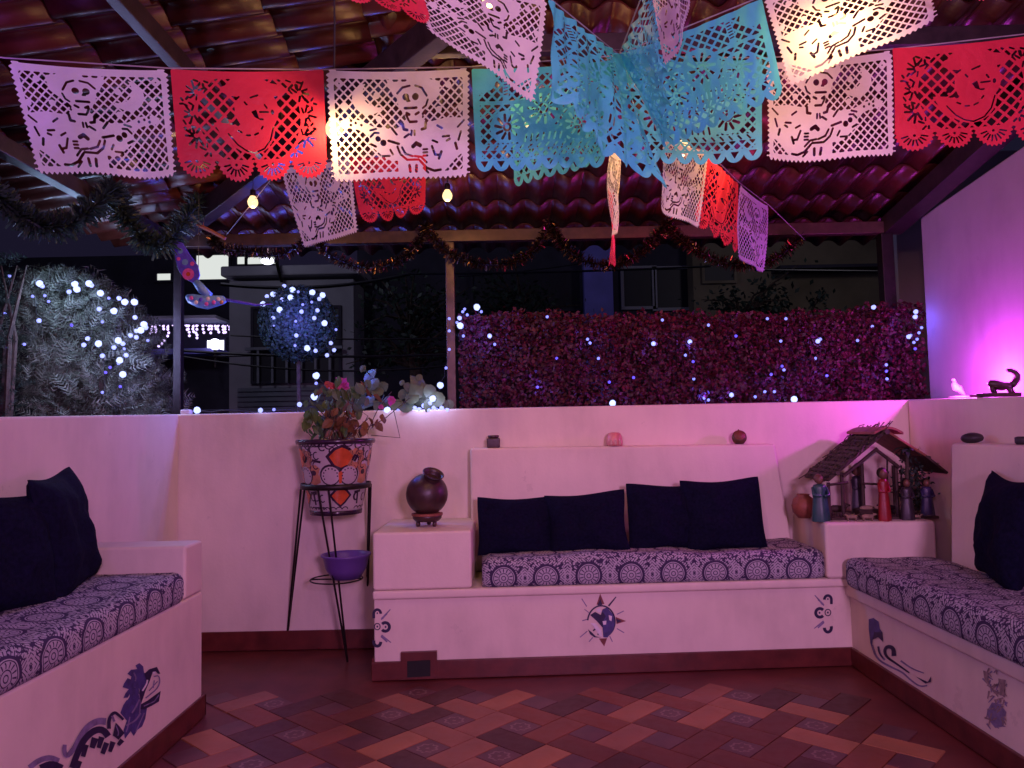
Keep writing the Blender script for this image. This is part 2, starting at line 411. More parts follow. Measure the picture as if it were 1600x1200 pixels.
# ---- parapet walls
bw = empty('parapet_wall', (0, WALL_Y, 0), 'low cream plaster wall across the back, behind the pot stand and under the red-lit hedge', 'wall')
MB().hexa([(-2.1, WALL_Y, 0), (2.45, WALL_Y, 0), (2.45, WALL_Y+.2, 0), (-2.1, WALL_Y+.2, 0),
           (-2.1, WALL_Y, WALL_Z), (2.45, WALL_Y, WALL_Z), (2.45, WALL_Y+.2, WALL_Z), (-2.1, WALL_Y+.2, WALL_Z)]).build('wall_body', M['plaster'], bw, bevel=.012)
MB().box((LX+.002, WALL_Y-.015, 0), (-.76, WALL_Y-.002, 0.105)).build('skirting', M['skirting'], bw, bevel=.003)
lw = empty('parapet_wall', (LX, 2, 0), 'low cream plaster wall along the left bench, below the feathery shrub', 'wall')
MB().hexa([(LX-.2, -1.5, 0), (LX, -1.5, 0), (LX, WALL_Y-.004, 0), (LX-.2, WALL_Y-.004, 0),
           (LX-.2, -1.5, 1.17), (LX, -1.5, 1.17), (LX, WALL_Y-.004, WALL_Z), (LX-.2, WALL_Y-.004, WALL_Z)]).build('wall_body', M['plaster'], lw, bevel=.012)
MB().box((LX+.002, 3.32, 0), (LX+.014, WALL_Y-.018, 0.105)).build('skirting', M['skirting'], lw, bevel=.003)
rw = empty('parapet_wall', (RX, 2, 0), 'low plaster ledge wall behind the right bench, carrying the dark figurine', 'wall')
MB().hexa([(RX, -1.5, 0), (RX+.245, -1.5, 0), (RX+.245, WALL_Y-.004, 0), (RX, WALL_Y-.004, 0),
           (RX, -1.5, 1.19), (RX+.245, -1.5, 1.19), (RX+.245, WALL_Y-.004, WALL_Z), (RX, WALL_Y-.004, WALL_Z)]).build('wall_body', M['plaster'], rw, bevel=.012)
UX = 2.50
uw = empty('tall_wall', (UX, 2, 0), 'tall plaster wall on the right lit bright magenta, rising to the roof', 'wall')
MB().hexa([(UX, -1.5, 0), (UX+.2, -1.5, 0), (UX+.2, 4.60, 0), (UX, 4.60, 0),
           (UX, -1.5, 2.98), (UX+.2, -1.5, 2.98), (UX+.2, 4.60, 2.44), (UX, 4.60, 2.44)]).build('wall_body', M['white_wall'], uw, bevel=.01)
nb = empty('neighbour_wall', (3.2, 6.6, 0), 'pale bluish outer wall seen beyond the dark corner post', 'wall')
MB().box((2.86, 5.6, -7), (3.9, 5.8, 3.2)).build('wall_body', M['white_wall'], nb)
# terrace edge below the parapets
MB().box((-2.3, -2.5, -0.6), (2.9, 5.2, -0.21)).build('terrace_slab', M['facade_dark']); tag(bpy.data.objects['terrace_slab'], kind='structure')

# ---- roof: hipped, clay tiles on steel
ROOF_S = 0.17
def zb(y): return 2.514 + ROOF_S*(4.8 - y)
def zl(x): return 2.8795 + ROOF_S*x
roof = empty('tiled_roof', (0, 4.8, 2.4), 'hipped terrace roof of red clay tiles seen from below on steel purlins', 'roof')
def roof_tile(name):
    b = MB(); n = 10; W = 0.168; L = 0.40; T = 0.010; A = 0.021
    for side in (0, 1):
        vs = []
        for e in (0, 1):
            for k in range(n+1):
                t = k/n; x = (t-.5)*W
                z = A*math.cos(2*PI*t) - A*0.25*math.cos(4*PI*t)
                vs.append((x, (e-.5)*L, z + (T if side else 0)))
        b.add(vs, [])
    m = n+1
    for k in range(n):
        b.f.append((k, m+k, m+k+1, k+1)); b.f.append((2*m+k, 2*m+k+1, 3*m+k+1, 3*m+k))
        b.f.append((k, k+1, 2*m+k+1, 2*m+k)); b.f.append((m+k, 3*m+k, 3*m+k+1, m+k+1))
    b.f += [(0, 2*m, 3*m, m), (n, m+n, 3*m+n, 2*m+n)]
    return b.mesh(name, M['rooftile'], True)
rt_me = roof_tile('roof_tile')
for p in rt_me.polygons: p.use_smooth = len(p.vertices) == 4 and abs(p.normal.z) > .3
ROW = 0.335; tilt = 0.024
sl = math.atan(ROOF_S)
plain_tiles = MB()
def px_of(p):
    d = Vector(p) - CAM; w = d.dot(_f)
    return (None, None) if w < .2 else (800 + F*d.dot(_R)/w, 600 - F*d.dot(_U)/w)
def add_tile(x, y, z, back):
    rx = Matrix.Rotation(-(sl) + tilt*1.6, 4, 'X')
    mt = Matrix.Translation((x, y, z)) @ (rx if back else Matrix.Rotation(PI/2, 4, 'Z') @ rx)
    mt = mt @ Matrix.Rotation(rnd.uniform(-.012, .012), 4, 'Z')
    px, py = px_of((x, y, z))
    inview = px is not None and -160 < px < 1760 and -110 < py < 470
    if inview:
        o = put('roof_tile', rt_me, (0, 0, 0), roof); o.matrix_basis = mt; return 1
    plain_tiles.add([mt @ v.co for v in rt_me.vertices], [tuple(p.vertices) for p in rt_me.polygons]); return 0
cnt = 0
for r in range(0, 13):
    y = 5.15 - r*ROW
    for k in range(-16, 19):
        x = k*0.165 + 0.02
        if x > 2.62 or x < 2.65 - y - .06: continue
        cnt += add_tile(x, y, zb(y) + .045, True)
for r in range(0, 9):
    x = -2.42 + r*ROW
    for k in range(0, 26):
        y = 0.9 + k*0.165
        if y > 2.65 - x + .06: continue
        cnt += add_tile(x, y, zl(x) + .045, False)
print('roof tiles', cnt)
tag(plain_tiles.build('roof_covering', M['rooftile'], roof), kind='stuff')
# hip capping above so that no night sky leaks through, boards on top
MB().hexa([(-.2, .8, 3.30), (2.75, .8, 3.30), (2.75, 5.3, 2.54), (-2.6, 5.3, 2.54), (-.2, .8, 3.36), (2.75, .8, 3.36), (2.75, 5.3, 2.60), (-2.6, 5.3, 2.60)]).build('roof_deck', M['wood'], roof)
MB().hexa([(-2.65, .8, 2.545), (-.1, .8, 2.99), (-.1, 2.8, 2.99), (-2.65, 5.3, 2.545), (-2.65, .8, 2.6), (-.1, .8, 3.05), (-.1, 2.8, 3.05), (-2.65, 5.3, 2.6)]).build('roof_deck', M['wood'], roof)
# steel
BY = 4.80
MB().beam((-2.16, BY, 2.43), (2.48, BY, 2.43), .06, .075).build('eave_beam', M['post'], roof, bevel=.004)
MB().beam((-2.12, .8, 2.43), (-2.12, BY+.03, 2.43), .06, .075).build('eave_beam', M['purlin'], roof, bevel=.004)
hp = [(-2.15, 4.80), (0.6, 2.05)]
MB().beam((hp[0][0], hp[0][1], zb(hp[0][1])-.07), (hp[1][0], hp[1][1], zb(hp[1][1])-.07), .075, .12).build('hip_rafter', M['purlin'], roof, bevel=.005)
MB().beam((-1.244, .8, zl(-1.244)-.045), (-1.244, 3.86, zl(-1.244)-.045), .045, .075).build('purlin', M['purlin'], roof, bevel=.004)
MB().beam((-.42, 3.05, zb(3.05)-.045), (2.46, 3.05, zb(3.05)-.045), .045, .075).build('purlin', M['purlin'], roof, bevel=.004)
MB().beam((2.42, 1.0, zb(1.0)-.075), (2.42, BY, zb(BY)-.075), .12, .11).build('wall_beam', M['purlin'], roof, bevel=.004)
MB().beam((-.376, BY, .2), (-.376, BY, 2.39), .055, .055, (0, 1, 0)).build('post', M['post'], roof, bevel=.004)
MB().beam((2.40, BY, -.2), (2.375, BY, 2.39), .075, .075, (0, 1, 0)).build('post', M['dark'], roof, bevel=.004)
MB().beam((-2.09, BY, -.2), (-2.09, BY, 2.39), .05, .05, (0, 1, 0)).build('post', M['dark'], roof, bevel=.004)

# ================================================================== STREET BEYOND
def window(parent, x0, x1, z0, z1, y, m, frame=M['facade_dark'], fw=.05):
    w = MB()
    for a, b in (((x0-fw, y-.08, z0-fw), (x1+fw, y-.005, z0)), ((x0-fw, y-.08, z1), (x1+fw, y-.005, z1+fw)), ((x0-fw, y-.08, z0), (x0, y-.005, z1)), ((x1, y-.08, z0), (x1+fw, y-.005, z1))): w.box(a, b)
    o = w.build('window', frame, parent)
    MB().box((x0, y-.035, z0), (x1, y-.006, z1)).build('pane', m, o)
    return o
def rect(px0, py0, px1, py1, d):
    a, b = at(px0, py1, d), at(px1, py0, d); return a.x, b.x, a.z, b.z
D1 = 14.0
gb = empty('grey_house', (-4, D1, -7), 'pale grey house across the street with a shuttered front, behind the lit leaf ball', 'house')
x0, x1, z0, z1 = rect(358, 436, 552, 660, D1)
MB().box((x0, D1, -7), (x1, D1+5, z1)).build('facade', M['facade_grey'], gb)
xa, xb, za, zb_ = rect(352, 416, 566, 436, D1)
MB().box((xa, D1-.25, za+.003), (xb, D1+5.1, zb_)).build('cornice', M['facade_grey'], gb, bevel=.03)
wx0, wx1, wz0, wz1 = rect(398, 482, 530, 596, D1)
window(gb, wx0, wx1, wz0, wz1, D1, M['glass_dark'])
for k in range(6):
    x = wx0 + (wx1-wx0)*(k+.5)/6
    MB().box((x-.02, D1-.22, wz0-.05), (x+.02, D1-.18, wz0+.55)).build('railing_bar', M['shutter'], gb)
MB().box((wx0-.1, D1-.24, wz0+.551), (wx1+.1, D1-.16, wz0+.60)).build('railing_bar', M['shutter'], gb)
sx0, sx1, sz0, sz1 = rect(372, 603, 545, 700, D1)
nsl = 12
sh = MB().box((sx0, D1-.03, sz0), (sx1, D1-.004, sz1)).build('shutter', M['shutter'], gb)
for k in range(nsl):
    z = sz0 + (sz1-sz0)*k/nsl
    MB().box((sx0+.01, D1-.07, z+.02), (sx1-.01, D1-.031, z + (sz1-sz0)/nsl - .02)).build('slat', M['shutter'], sh)
D2 = 16.0
db = empty('dark_house', (-8, D2, -7), 'dark house across the street with small lit upper windows, behind the hanging bird', 'house')
x0, x1, z0, z1 = rect(215, 396, 366, 640, D2)
MB().box((-14, D2, -7), (x1, D2+6, z1)).build('facade', M['facade_dark'], db)
for (a, b, c, d) in ((247, 428, 269, 439), (308, 399, 359, 438), (372, 402, 384, 414), (388, 402, 432, 414)):
    q = rect(a, b, c, d, D2); window(db, q[0], q[1], q[2], q[3], D2, M['window_lit'])
q = rect(325, 532, 352, 560, D2); window(db, q[0], q[1], q[2], q[3], D2, M['lamp_far'])
q = rect(230, 507, 362, 509, D2)
MB().box((q[0], D2-.9, q[2]), (q[1], D2-.005, q[2]+.06)).build('balcony', M['facade_grey'], db)
q2 = rect(225, 551, 364, 562, D2)
MB().box((q2[0], D2-.95, q2[2]), (q2[1], D2-.005, q2[3])).build('balcony', M['facade_blue'], db)  # blue light falling on this balcony is put into its render colour
D3 = 15.0
mb_ = empty('long_house', (2, D3, -7), 'dark house across the street with tall window frames, above the red-lit hedge', 'house')
x0, x1, z0, z1 = rect(560, 340, 1096, 640, D3)
MB().box((x0, D3, -7), (x1, D3+6, z1+.8)).build('facade', M['facade_dark'], mb_)
for (a, b, c, d) in ((975, 421, 1020, 480), (1024, 421, 1084, 482)):
    q = rect(a, b, c, d, D3); window(mb_, q[0], q[1], q[2], q[3], D3, M['glass_dark'], M['facade_grey'], .06)
q = rect(740, 424, 905, 486, D3); window(mb_, q[0], q[1], q[2], q[3], D3, M['glass_dark'], M['facade_dark'], .05)
q = rect(912, 340, 951, 520, D3)
MB().box((q[0], D3-.35, -7), (q[1], D3-.004, q[3])).build('pillar', M['facade_blue'], mb_)
D4 = 14.5
ob = empty('olive_house', (6, D4, -7), 'dull olive house wall across the street, behind the bare branches', 'house')
x0, x1, z0, z1 = rect(1090, 340, 1400, 640, D4)
MB().box((x0, D4, -7), (x1+3, D4+6, z1+.6)).build('facade', M['facade_olive'], ob)
q = rect(1100, 414, 1145, 440, D4); window(ob, q[0], q[1], q[2], q[3], D4, M['glass_dark'], M['facade_olive'], .05)
q = rect(1205, 420, 1366, 428, D4); MB().box((q[0], D4-.5, q[2]), (q[1], D4-.004, q[3])).build('ledge', M['facade_dark'], ob)
# bare street tree silhouettes
def street_tree(px, py_top, d, spread, label):
    b = at(px, 640, d); t = empty('street_tree', (b.x, d, -7), label, 'tree', 'dark trees across the street')
    top = at(px, py_top, d).z
    tr = MB().tube([(b.x, d, -7), (b.x+.1, d, top-1.6), (b.x, d, top-.8)], [.16, .10, .05], 7)
    lv = MB()
    for k in range(46):
        a = rnd.uniform(0, 2*PI); l = rnd.uniform(.3, spread)
        s = Vector((b.x, d, top-1.5 + rnd.uniform(0, .8))); e = s + Vector((math.cos(a)*l, math.sin(a)*l*.6, rnd.uniform(-.3, .9)))
        m_ = (s+e)/2 + Vector((0, 0, .12)); tr.tube([s, m_, e], [.03, .018, .006], 4)
        for q in range(26):
            c = m_.lerp(e, rnd.random()) + Vector([rnd.gauss(0, .12) for _ in range(3)])
            lv.add(leaf_quad(c, .05), [(0, 1, 2, 3)])
    tr.build('trunk', M['bark'], t); lv.build('crown', M['leaf_dark'], t)
def leaf_quad(c, s, nrm=None, asp=.55):
    a = Vector([rnd.gauss(0, 1) for _ in range(3)]).normalized(); b = a.cross(Vector([rnd.gauss(0, 1) for _ in range(3)])).normalized()
    if nrm is not None:
        a = (a - nrm*a.dot(nrm)*.6).normalized(); b = nrm.cross(a).normalized() if abs(nrm.dot(a)) < .95 else b
    s *= rnd.uniform(.7, 1.3); c = Vector(c)
    return [c - a*s, c + b*s*asp, c + a*s, c - b*s*asp]
street_tree(1165, 425, 12.5, 1.1, 'dark leafy street tree beyond the hedge, in front of the olive wall')
street_tree(1262, 440, 12.8, 0.9, 'thin dark street tree nearer the corner post, in front of the olive wall')
street_tree(640, 425, 12.0, 1.4, 'broad dark street tree between the lit leaf ball and the middle post')
street_tree(820, 420, 13.0, 1.2, 'dark street tree beyond the hedge just right of the middle post')
# overhead cables
def cable(pts, lab, r=.012):
    o = MB().tube(pts, r, 4).build('overhead_cable', M['wire']); tag(o, lab, 'cable', 'cables over the street')
def sagcable(pxa, pxb, d, sag, lab, r=.012):
    a, b = at(*pxa, d), at(*pxb, d+.6)
    cable([a.lerp(b, k/14) - Vector((0, 0, sag*4*(k/14)*(1-k/14))) for k in range(15)], lab, r)
sagcable((345, 444), (640, 428), 9, .10, 'thick black cable just below the grey house cornice', .022)
sagcable((640, 428), (1110, 416), 9, .02, 'black cable continuing across the dark house above the window frames', .014)
sagcable((360, 524), (712, 528), 9, .03, 'thin cable crossing behind the lit leaf ball at mid height', .010)
sagcable((285, 548), (712, 553), 9, .05, 'upper of the black cables crossing below the icicle lights', .016)
sagcable((285, 557), (712, 570), 9, .12, 'sagging black cable in the bundle below the icicle lights', .012)
sagcable((285, 560), (600, 560), 9, -.04, 'lowest cable of the bundle below the icicle lights', .012)
sagcable((715, 432), (905, 412), 9, .02, 'thin cable above the hedge left of the blue pillar', .008)
sagcable((1180, 422), (1375, 424), 9, .0, 'dark cable in front of the olive wall', .014)
# ================================================================== BENCHES
BF0, BF1 = Vector((-.70, 3.79, 0)), Vector((1.65, 3.88, 0))      # foot line of the back bench front
bdir = (BF1 - BF0).normalized(); bnrm = Vector((-bdir.y, bdir.x, 0))   # points to the wall
def bf(t, off=0.0):         # x,y along the front at x = t, off metres toward the wall
    k = (t - BF0.x)/(BF1.x - BF0.x); p = BF0.lerp(BF1, k) + bnrm*off; return (p.x, p.y)
BX = 1.65                   # front plane of the right bench
bb = empty('masonry_bench', (0.5, 4.1, 0), 'cream masonry bench built along the back wall, painted with a whale compass', 'bench')
MB().prism([bf(-.697, .025), bf(BX+.03, .025), (BX+.03, WALL_Y-.003), (-.697, WALL_Y-.003)], 0, .385).build('bench_base', M['plaster'], bb, bevel=.008)
MB().prism([bf(-.70), bf(BX+.06), (BX+.06, 4.30), (-.70, 4.30)], .386, .43).build('seat_slab', M['plaster'], bb, bevel=.012)
MB().prism([bf(-.698, .003), bf(-.215, .003), (-.215, WALL_Y-.004), (-.698, WALL_Y-.004)], .4305, .712).build('side_plinth', M['plaster'], bb, bevel=.014)
bk = MB(); xl, xr0, xr1 = -.24, 1.455, 1.535
bk.hexa([(xl, 4.235, .431), (xr1, 4.255, .431), (xr1, WALL_Y-.005, .431), (xl, WALL_Y-.005, .431),
         (xl, 4.265, 1.105), (xr0, 4.275, 1.095), (xr0, WALL_Y-.005, 1.095), (xl, WALL_Y-.005, 1.105)])
bk.build('backrest', M['plaster'], bb, bevel=.016)
MB().prism([(1.545, 3.865), (2.10, 3.865), (2.10, WALL_Y-.006), (1.565, WALL_Y-.006)], .4302, .708).build('corner_plinth', M['plaster'], bb, bevel=.018)
sk = MB().prism([bf(-.709, .008), bf(BX+.02, .008), bf(BX+.02, .024), bf(-.709, .024)], 0, .088)
sk.build('skirting', M['skirting'], bb, bevel=.003)
MB().prism([(-.709, 3.82), (-.6975, 3.82), (-.6975, WALL_Y-.02), (-.709, WALL_Y-.02)], 0, .10).build('skirting', M['skirting'], bb)
def onb(px, py, off=.0235): return atplane(px, py, Vector((BF0.x, BF0.y, 0)) + bnrm*off, bnrm)
# drain opening with its raised surround
def slab(pts, nrm, t0, t1):         # plate on a plane: polygon pushed from t0 to t1 along nrm
    n = len(pts); b = MB(); nrm = Vector(nrm)
    vs = [Vector(p) + nrm*t0 for p in pts] + [Vector(p) + nrm*t1 for p in pts]
    b.add(vs, [tuple(range(n-1, -1, -1)), tuple(range(n, 2*n))] + [(i, (i+1) % n, n+(i+1) % n, n+i) for i in range(n)]); return b
q = [onb(627, 1018), onb(683, 1016), onb(683, 1058), onb(627, 1060)]
so = slab(q[::-1], -bnrm, 0, .022).build('drain_surround', M['skirting'], bb)
q = [onb(637, 1031), onb(673, 1029), onb(673, 1054), onb(637, 1056)]
slab(q[::-1], -bnrm, .0225, .025).build('drain_hole_shade', M['drain'], so)  # dark plate stands for the shade inside the opening

# right bench
rb = empty('masonry_bench', (2.0, 2.5, 0), 'cream masonry bench on the right with a painted wave on its front', 'bench')
MB().box((BX+.022, -1.5, 0), (RX-.003, 3.935, .335)).build('bench_base', M['plaster'], rb, bevel=.008)
MB().box((BX, -1.5, .336), (RX-.004, 3.935, .40)).build('seat_slab', M['plaster'], rb, bevel=.014)
MB().hexa([(2.06, -1.5, .401), (RX-.005, -1.5, .401), (RX-.005, 3.70, .401), (2.06, 3.70, .401),
           (2.115, -1.5, 1.095), (RX-.005, -1.5, 1.095), (RX-.005, 3.73, 1.095), (2.115, 3.73, 1.095)]).build('backrest', M['plaster'], rb, bevel=.016)
MB().box((BX+.006, -1.5, 0), (BX+.0215, 3.885, .088)).build('skirting', M['skirting'], rb, bevel=.003)
def onr(px, py): return atx(px, py, BX+.0205)

# left bench
LB = -1.36
lb = empty('masonry_bench', (-1.6, 2.4, 0), 'cream masonry bench on the left with a painted feathered serpent', 'bench')
MB().box((LX+.003, -1.5, 0), (LB, 3.38, .53)).build('bench_base', M['plaster'], lb, bevel=.012)
MB().box((LX+.004, 3.20, .5305), (LB+.001, 3.378, .75)).build('end_block', M['plaster'], lb, bevel=.014)
MB().box((LB+.0005, -1.5, 0), (LB+.012, 3.392, .09)).build('skirting', M['skirting'], lb, bevel=.003)
MB().box((LX-.0, 3.3805, 0), (LB+.012, 3.394, .09)).build('skirting', M['skirting'], lb, bevel=.003)
def onl(px, py): return atx(px, py, LB+.0015)

# ---- paintings: flat colour laid on the plaster, traced shape by shape
def poly_faces(mbx, pts3):
    tri = tessellate_polygon([pts3]); mbx.add(pts3, [tuple(t) for t in tri])
def stroke2(pts, w):
    """polygon strip round a 2-D polyline, tapered when w is a pair"""
    n = len(pts); L = []; R_ = []
    for i, (x, y) in enumerate(pts):
        x0, y0 = pts[max(i-1, 0)]; x1, y1 = pts[min(i+1, n-1)]
        dx, dy = x1-x0, y1-y0; l = math.hypot(dx, dy) or 1
        ww = (w[0] + (w[1]-w[0])*i/(n-1) if isinstance(w, tuple) else w)/2
        L.append((x - dy/l*ww, y + dx/l*ww)); R_.append((x + dy/l*ww, y - dx/l*ww))
    return [[L[i], L[i+1], R_[i+1], R_[i]] for i in range(n-1)]
def smooth2(pts, it=2):
    for _ in range(it):
        q = [pts[0]]
        for a, b in zip(pts, pts[1:]):
            q += [(a[0]*.75+b[0]*.25, a[1]*.75+b[1]*.25), (a[0]*.25+b[0]*.75, a[1]*.25+b[1]*.75)]
        pts = q + [pts[-1]]
    return pts
def arc2(cx, cy, rx, ry, a0, a1, n=14):
    return [(cx + rx*math.cos(math.radians(a0 + (a1-a0)*k/n)), cy + ry*math.sin(math.radians(a0 + (a1-a0)*k/n))) for k in range(n+1)]
def painting(name, layers, to3, lift, parent, label, wk=1.0):
    """layers: (material, [polygons], [strokes (pts, width)]); each layer 0.5 mm proud of the one below"""
    root = None
    for k, (m, polys, strokes) in enumerate(layers):
        b = MB(); off = Vector(lift)*(.0006*k)
        for p in polys: poly_faces(b, [to3(*q) + off for q in p])
        for j, (p, w) in enumerate(strokes):
            for s4 in stroke2(p, tuple(q*wk for q in w) if isinstance(w, tuple) else w*wk): b.add([to3(*q) + off + Vector(lift)*(.0001*(j % 4)) for q in s4], [(0, 1, 2, 3)])
        o = b.build(name if root is None else 'paint_layer', m, root or parent); o['kind'] = 'stuff'
        if root is None: root = o; o['label'] = label
    return root

# feathered serpent on the left bench
def Z1(x, y): return onl(30 + x/6.667, 1030 + y/6.667)
crest = [(1210,65),(1250,40),(1290,75),(1300,140),(1330,160),(1325,230),(1290,330),(1260,345),(1245,300),(1200,290),(1170,330),(1130,400),(1085,405),(1105,355),(1140,312),(1075,292),(1092,250),(1128,195),(1160,212),(1168,180),(1125,152),(1162,110),(1228,102)]
neck = [(1118,425),(1185,430),(1228,345),(1262,350),(1270,480),(1330,510),(1312,620),(1280,700),(1232,735),(1192,800),(1160,750),(1100,830),(1085,740),(1120,640),(1052,560),(1082,480)]
jawU = [(1300,150),(1350,105),(1430,80),(1466,152),(1440,152),(1418,128),(1385,132),(1378,160),(1352,235),(1310,330),(1288,400),(1262,470),(1246,330),(1290,300),(1322,225)]
jawL = [(1262,470),(1330,432),(1470,330),(1452,440),(1382,482),(1302,522),(1258,522)]
S = smooth2
painting('serpent_painting', [
    (M['blue_paint'], [[(1160,290),(1245,295),(1262,470),(1120,440),(1150,390)]], []),
    (M['blue_paint'], [crest, neck], []),
    (M['grey_paint'], [], [(S([(1190,140),(1215,190),(1205,230)]),12),(S([(1250,420),(1200,520),(1170,560)]),14),(S([(1260,560),(1210,640),(1110,690)]),14),(S([(1240,360),(1265,420),(1250,560)]),12),(S([(1150,600),(1130,700),(1110,760)]),10),(S([(1300,560),(1240,690),(1210,760)]),10),
        (S([(900,650),(820,640),(720,690),(640,790),(570,930),(490,1020),(462,960),(470,890)]),(60,34)), (S([(100,1130),(200,1050),(320,1020),(410,1060)]),46)]),
    (M['dark_paint'], [jawU, jawL, [(1000,660),(1040,700),(1092,770),(1030,840),(970,795)]],
        [(S([(930,725),(928,620),(985,545),(1040,590),(1080,630)]),(34,20)), (S([(922,805),(880,745),(820,728),(740,765),(660,850),(600,980),(545,1133)]),(60,52)),
         ([(690,890),(658,1015)],(48,40)),([(785,820),(752,925)],(62,44)),([(855,810),(822,925)],(52,36)),([(905,870),(862,985)],(46,40)),([(972,860),(938,965)],(48,32)),([(1068,840),(1025,895)],(44,30)),([(625,1060),(598,1140)],(46,40)),
         (S([(215,1140),(330,1090),(440,1140)]),66)]),
    (M['grey_paint'], [], [(S([(1395,180),(1458,168),(1455,290),(1310,405)]),11), ([(1400,220),(1390,300)],10), ([(1435,230),(1345,330)],9), ([(1290,490),(1400,440),(1450,370)],9), (S([(1000,690),(1030,760),(1020,800)]),9), ([(960,590),(985,650)],20)]),
    (M['white_paint'], [[(1385,132),(1412,128),(1410,150),(1388,160)]], [(S([(1275,330),(1320,260),(1328,215)]),14)]),
], Z1, (1, 0, 0), lb, 'blue and black feathered serpent painted on the bench front', 1.22)

# compass with whale on the back bench
def Z2(x, y): return onb(740 + x/5.714, 840 + y/5.714)
painting('compass_painting', [
    (M['grey_paint'], [], [([(965,545),(1010,615)],8),([(950,890),(1015,835)],8),([(970,742),(1020,728)],8),([(1340,655),(1280,685)],8),([(1345,850),(1280,812)],8),([(990,640),(1030,670)],6),([(1240,930),(1215,880)],8),([(1030,930),(1065,890)],8)]),
    (M['rust_paint'], [[(1098,598),(1130,500),(1168,592)],[(1268,708),(1362,745),(1276,772)],[(1118,900),(1166,972),(1192,898)]], []),
    (M['dark_paint'], [[(1104,605),(1131,545),(1150,600)],[(1272,722),(1325,745),(1280,762)]], [([(1205,610),(1272,528)],(16,8)), (arc2(1140,750,122,142,-175,60,26),13)]),
    (M['blue_paint'], [[(1040,690),(1085,662),(1135,690),(1150,640),(1190,622),(1240,680),(1262,750),(1245,830),(1195,892),(1158,890),(1150,800),(1095,740)]], []),
    (M['dark_paint'], [[(1040,690),(1085,662),(1135,690),(1150,660),(1180,700),(1150,760),(1160,830),(1150,800),(1095,740)],[(1020,818),(1052,842),(1090,880),(1140,892),(1080,890),(1040,862)]], [(S([(1110,868),(1125,825),(1085,812),(1068,832)]),13)]),
    (M['white_paint'], [[(1090,640),(1130,628),(1140,665),(1108,665)],[(1205,690),(1235,700),(1230,745),(1210,735)],[(1150,745),(1185,740),(1182,775),(1158,778)],[(1040,760),(1090,765),(1140,830),(1150,885),(1120,870),(1070,790)]], []),
], Z2, -bnrm, bb, 'whale in a compass rose painted on the bench front')

# half flowers at both ends of the back bench
def flower(cx, sgn):
    L = []
    L.append((arc2(0, -80, 22, 26, 180, 360, 14) + [(22*1, -52)], 17)); L[-1] = ([(-22, -52)] + arc2(0, -80, 22, 26, 180, 360, 14), 17)
    L.append((arc2(50, 2, 26, 27, -140, 140, 16), 19)); L.append((arc2(0, 95, 22, 27, 0, 200, 14) + [], 19))
    ring = arc2(0, 0, 18, 20, 0, 360, 16)
    return ([(M['grey_paint'], [], [([(30, -50), (82, -108)], (14, 5)), ([(24, -44), (60, -80)], 9), ([(25, 55), (86, 100)], (14, 5)), ([(24, 62), (62, 96)], 9)]),
             (M['dark_paint'], [arc2(0, 0, 6, 7, 0, 359, 8), arc2(0, -84, 5, 6, 0, 359, 8), arc2(52, 2, 6, 7, 0, 359, 8)], L + [(ring, 6)])])
painting('flower_painting', flower(0, 1), lambda x, y: onb(589.5 + x/4, 979 + y/4), -bnrm, bb, 'dark half flower painted at the left end')
painting('flower_painting', flower(0, 1), lambda x, y: onb(1293.5 - x/4, 957 + y/4), -bnrm, bb, 'dark half flower painted at the right end')

# wave and relief figure on the right bench
def Z3(x, y): return onr(1200 + x/4, 900 + y/4)
painting('wave_painting', [
    (M['grey_paint'], [], [(S([(650,430),(680,520),(770,570),(840,600),(890,650),(950,692),(995,684)]),(14,8)), (S([(830,530),(900,580),(975,607)]),(12,6)), (S([(690,440),(700,490),(730,525)]),12)]),
    (M['blue_paint'], [[(630,270),(660,262),(692,285),(700,330),(716,352),(720,402),(690,378),(655,398),(650,440),(668,505),(640,420),(630,330)]], []),
    (M['dark_paint'], [[(925,628),(1000,662),(1022,626),(1020,662),(985,672)], [(665,350),(716,352),(720,412),(690,382),(655,398)]], [(S([(788,500),(786,450),(750,438),(728,462),(740,505),(800,545),(885,605)]),(30,8)), (S([(690,440),(694,480),(722,515)]),(12,4))]),
], Z3, (-1, 0, 0), rb, 'blue and black curling wave painted on the bench front')
st = []
for k in range(60):
    y = rnd.uniform(580, 940); x = 1345 + (y-580)*.10 + rnd.uniform(0, 130) - (20 if y > 800 else 0)
    a = rnd.uniform(0, PI); l = rnd.uniform(8, 26); st.append(([(x-l*math.cos(a), y-l*math.sin(a)), (x, y+4), (x+l*math.cos(a), y+l*math.sin(a)+6)], (11, 5)))
painting('relief_painting', [
    (M['grey_paint'], [[(1370,840),(1400,790),(1450,800),(1490,850),(1470,940),(1420,950),(1380,900)]], st[:24]),
    (M['ochre_paint'], [[(1345,590),(1375,600),(1385,690),(1355,660)], [(1440,640),(1485,650),(1480,760),(1450,740)]], st[24:]),
], Z3, (-1, 0, 0), rb, 'mottled olive and grey figure painted on the bench front')

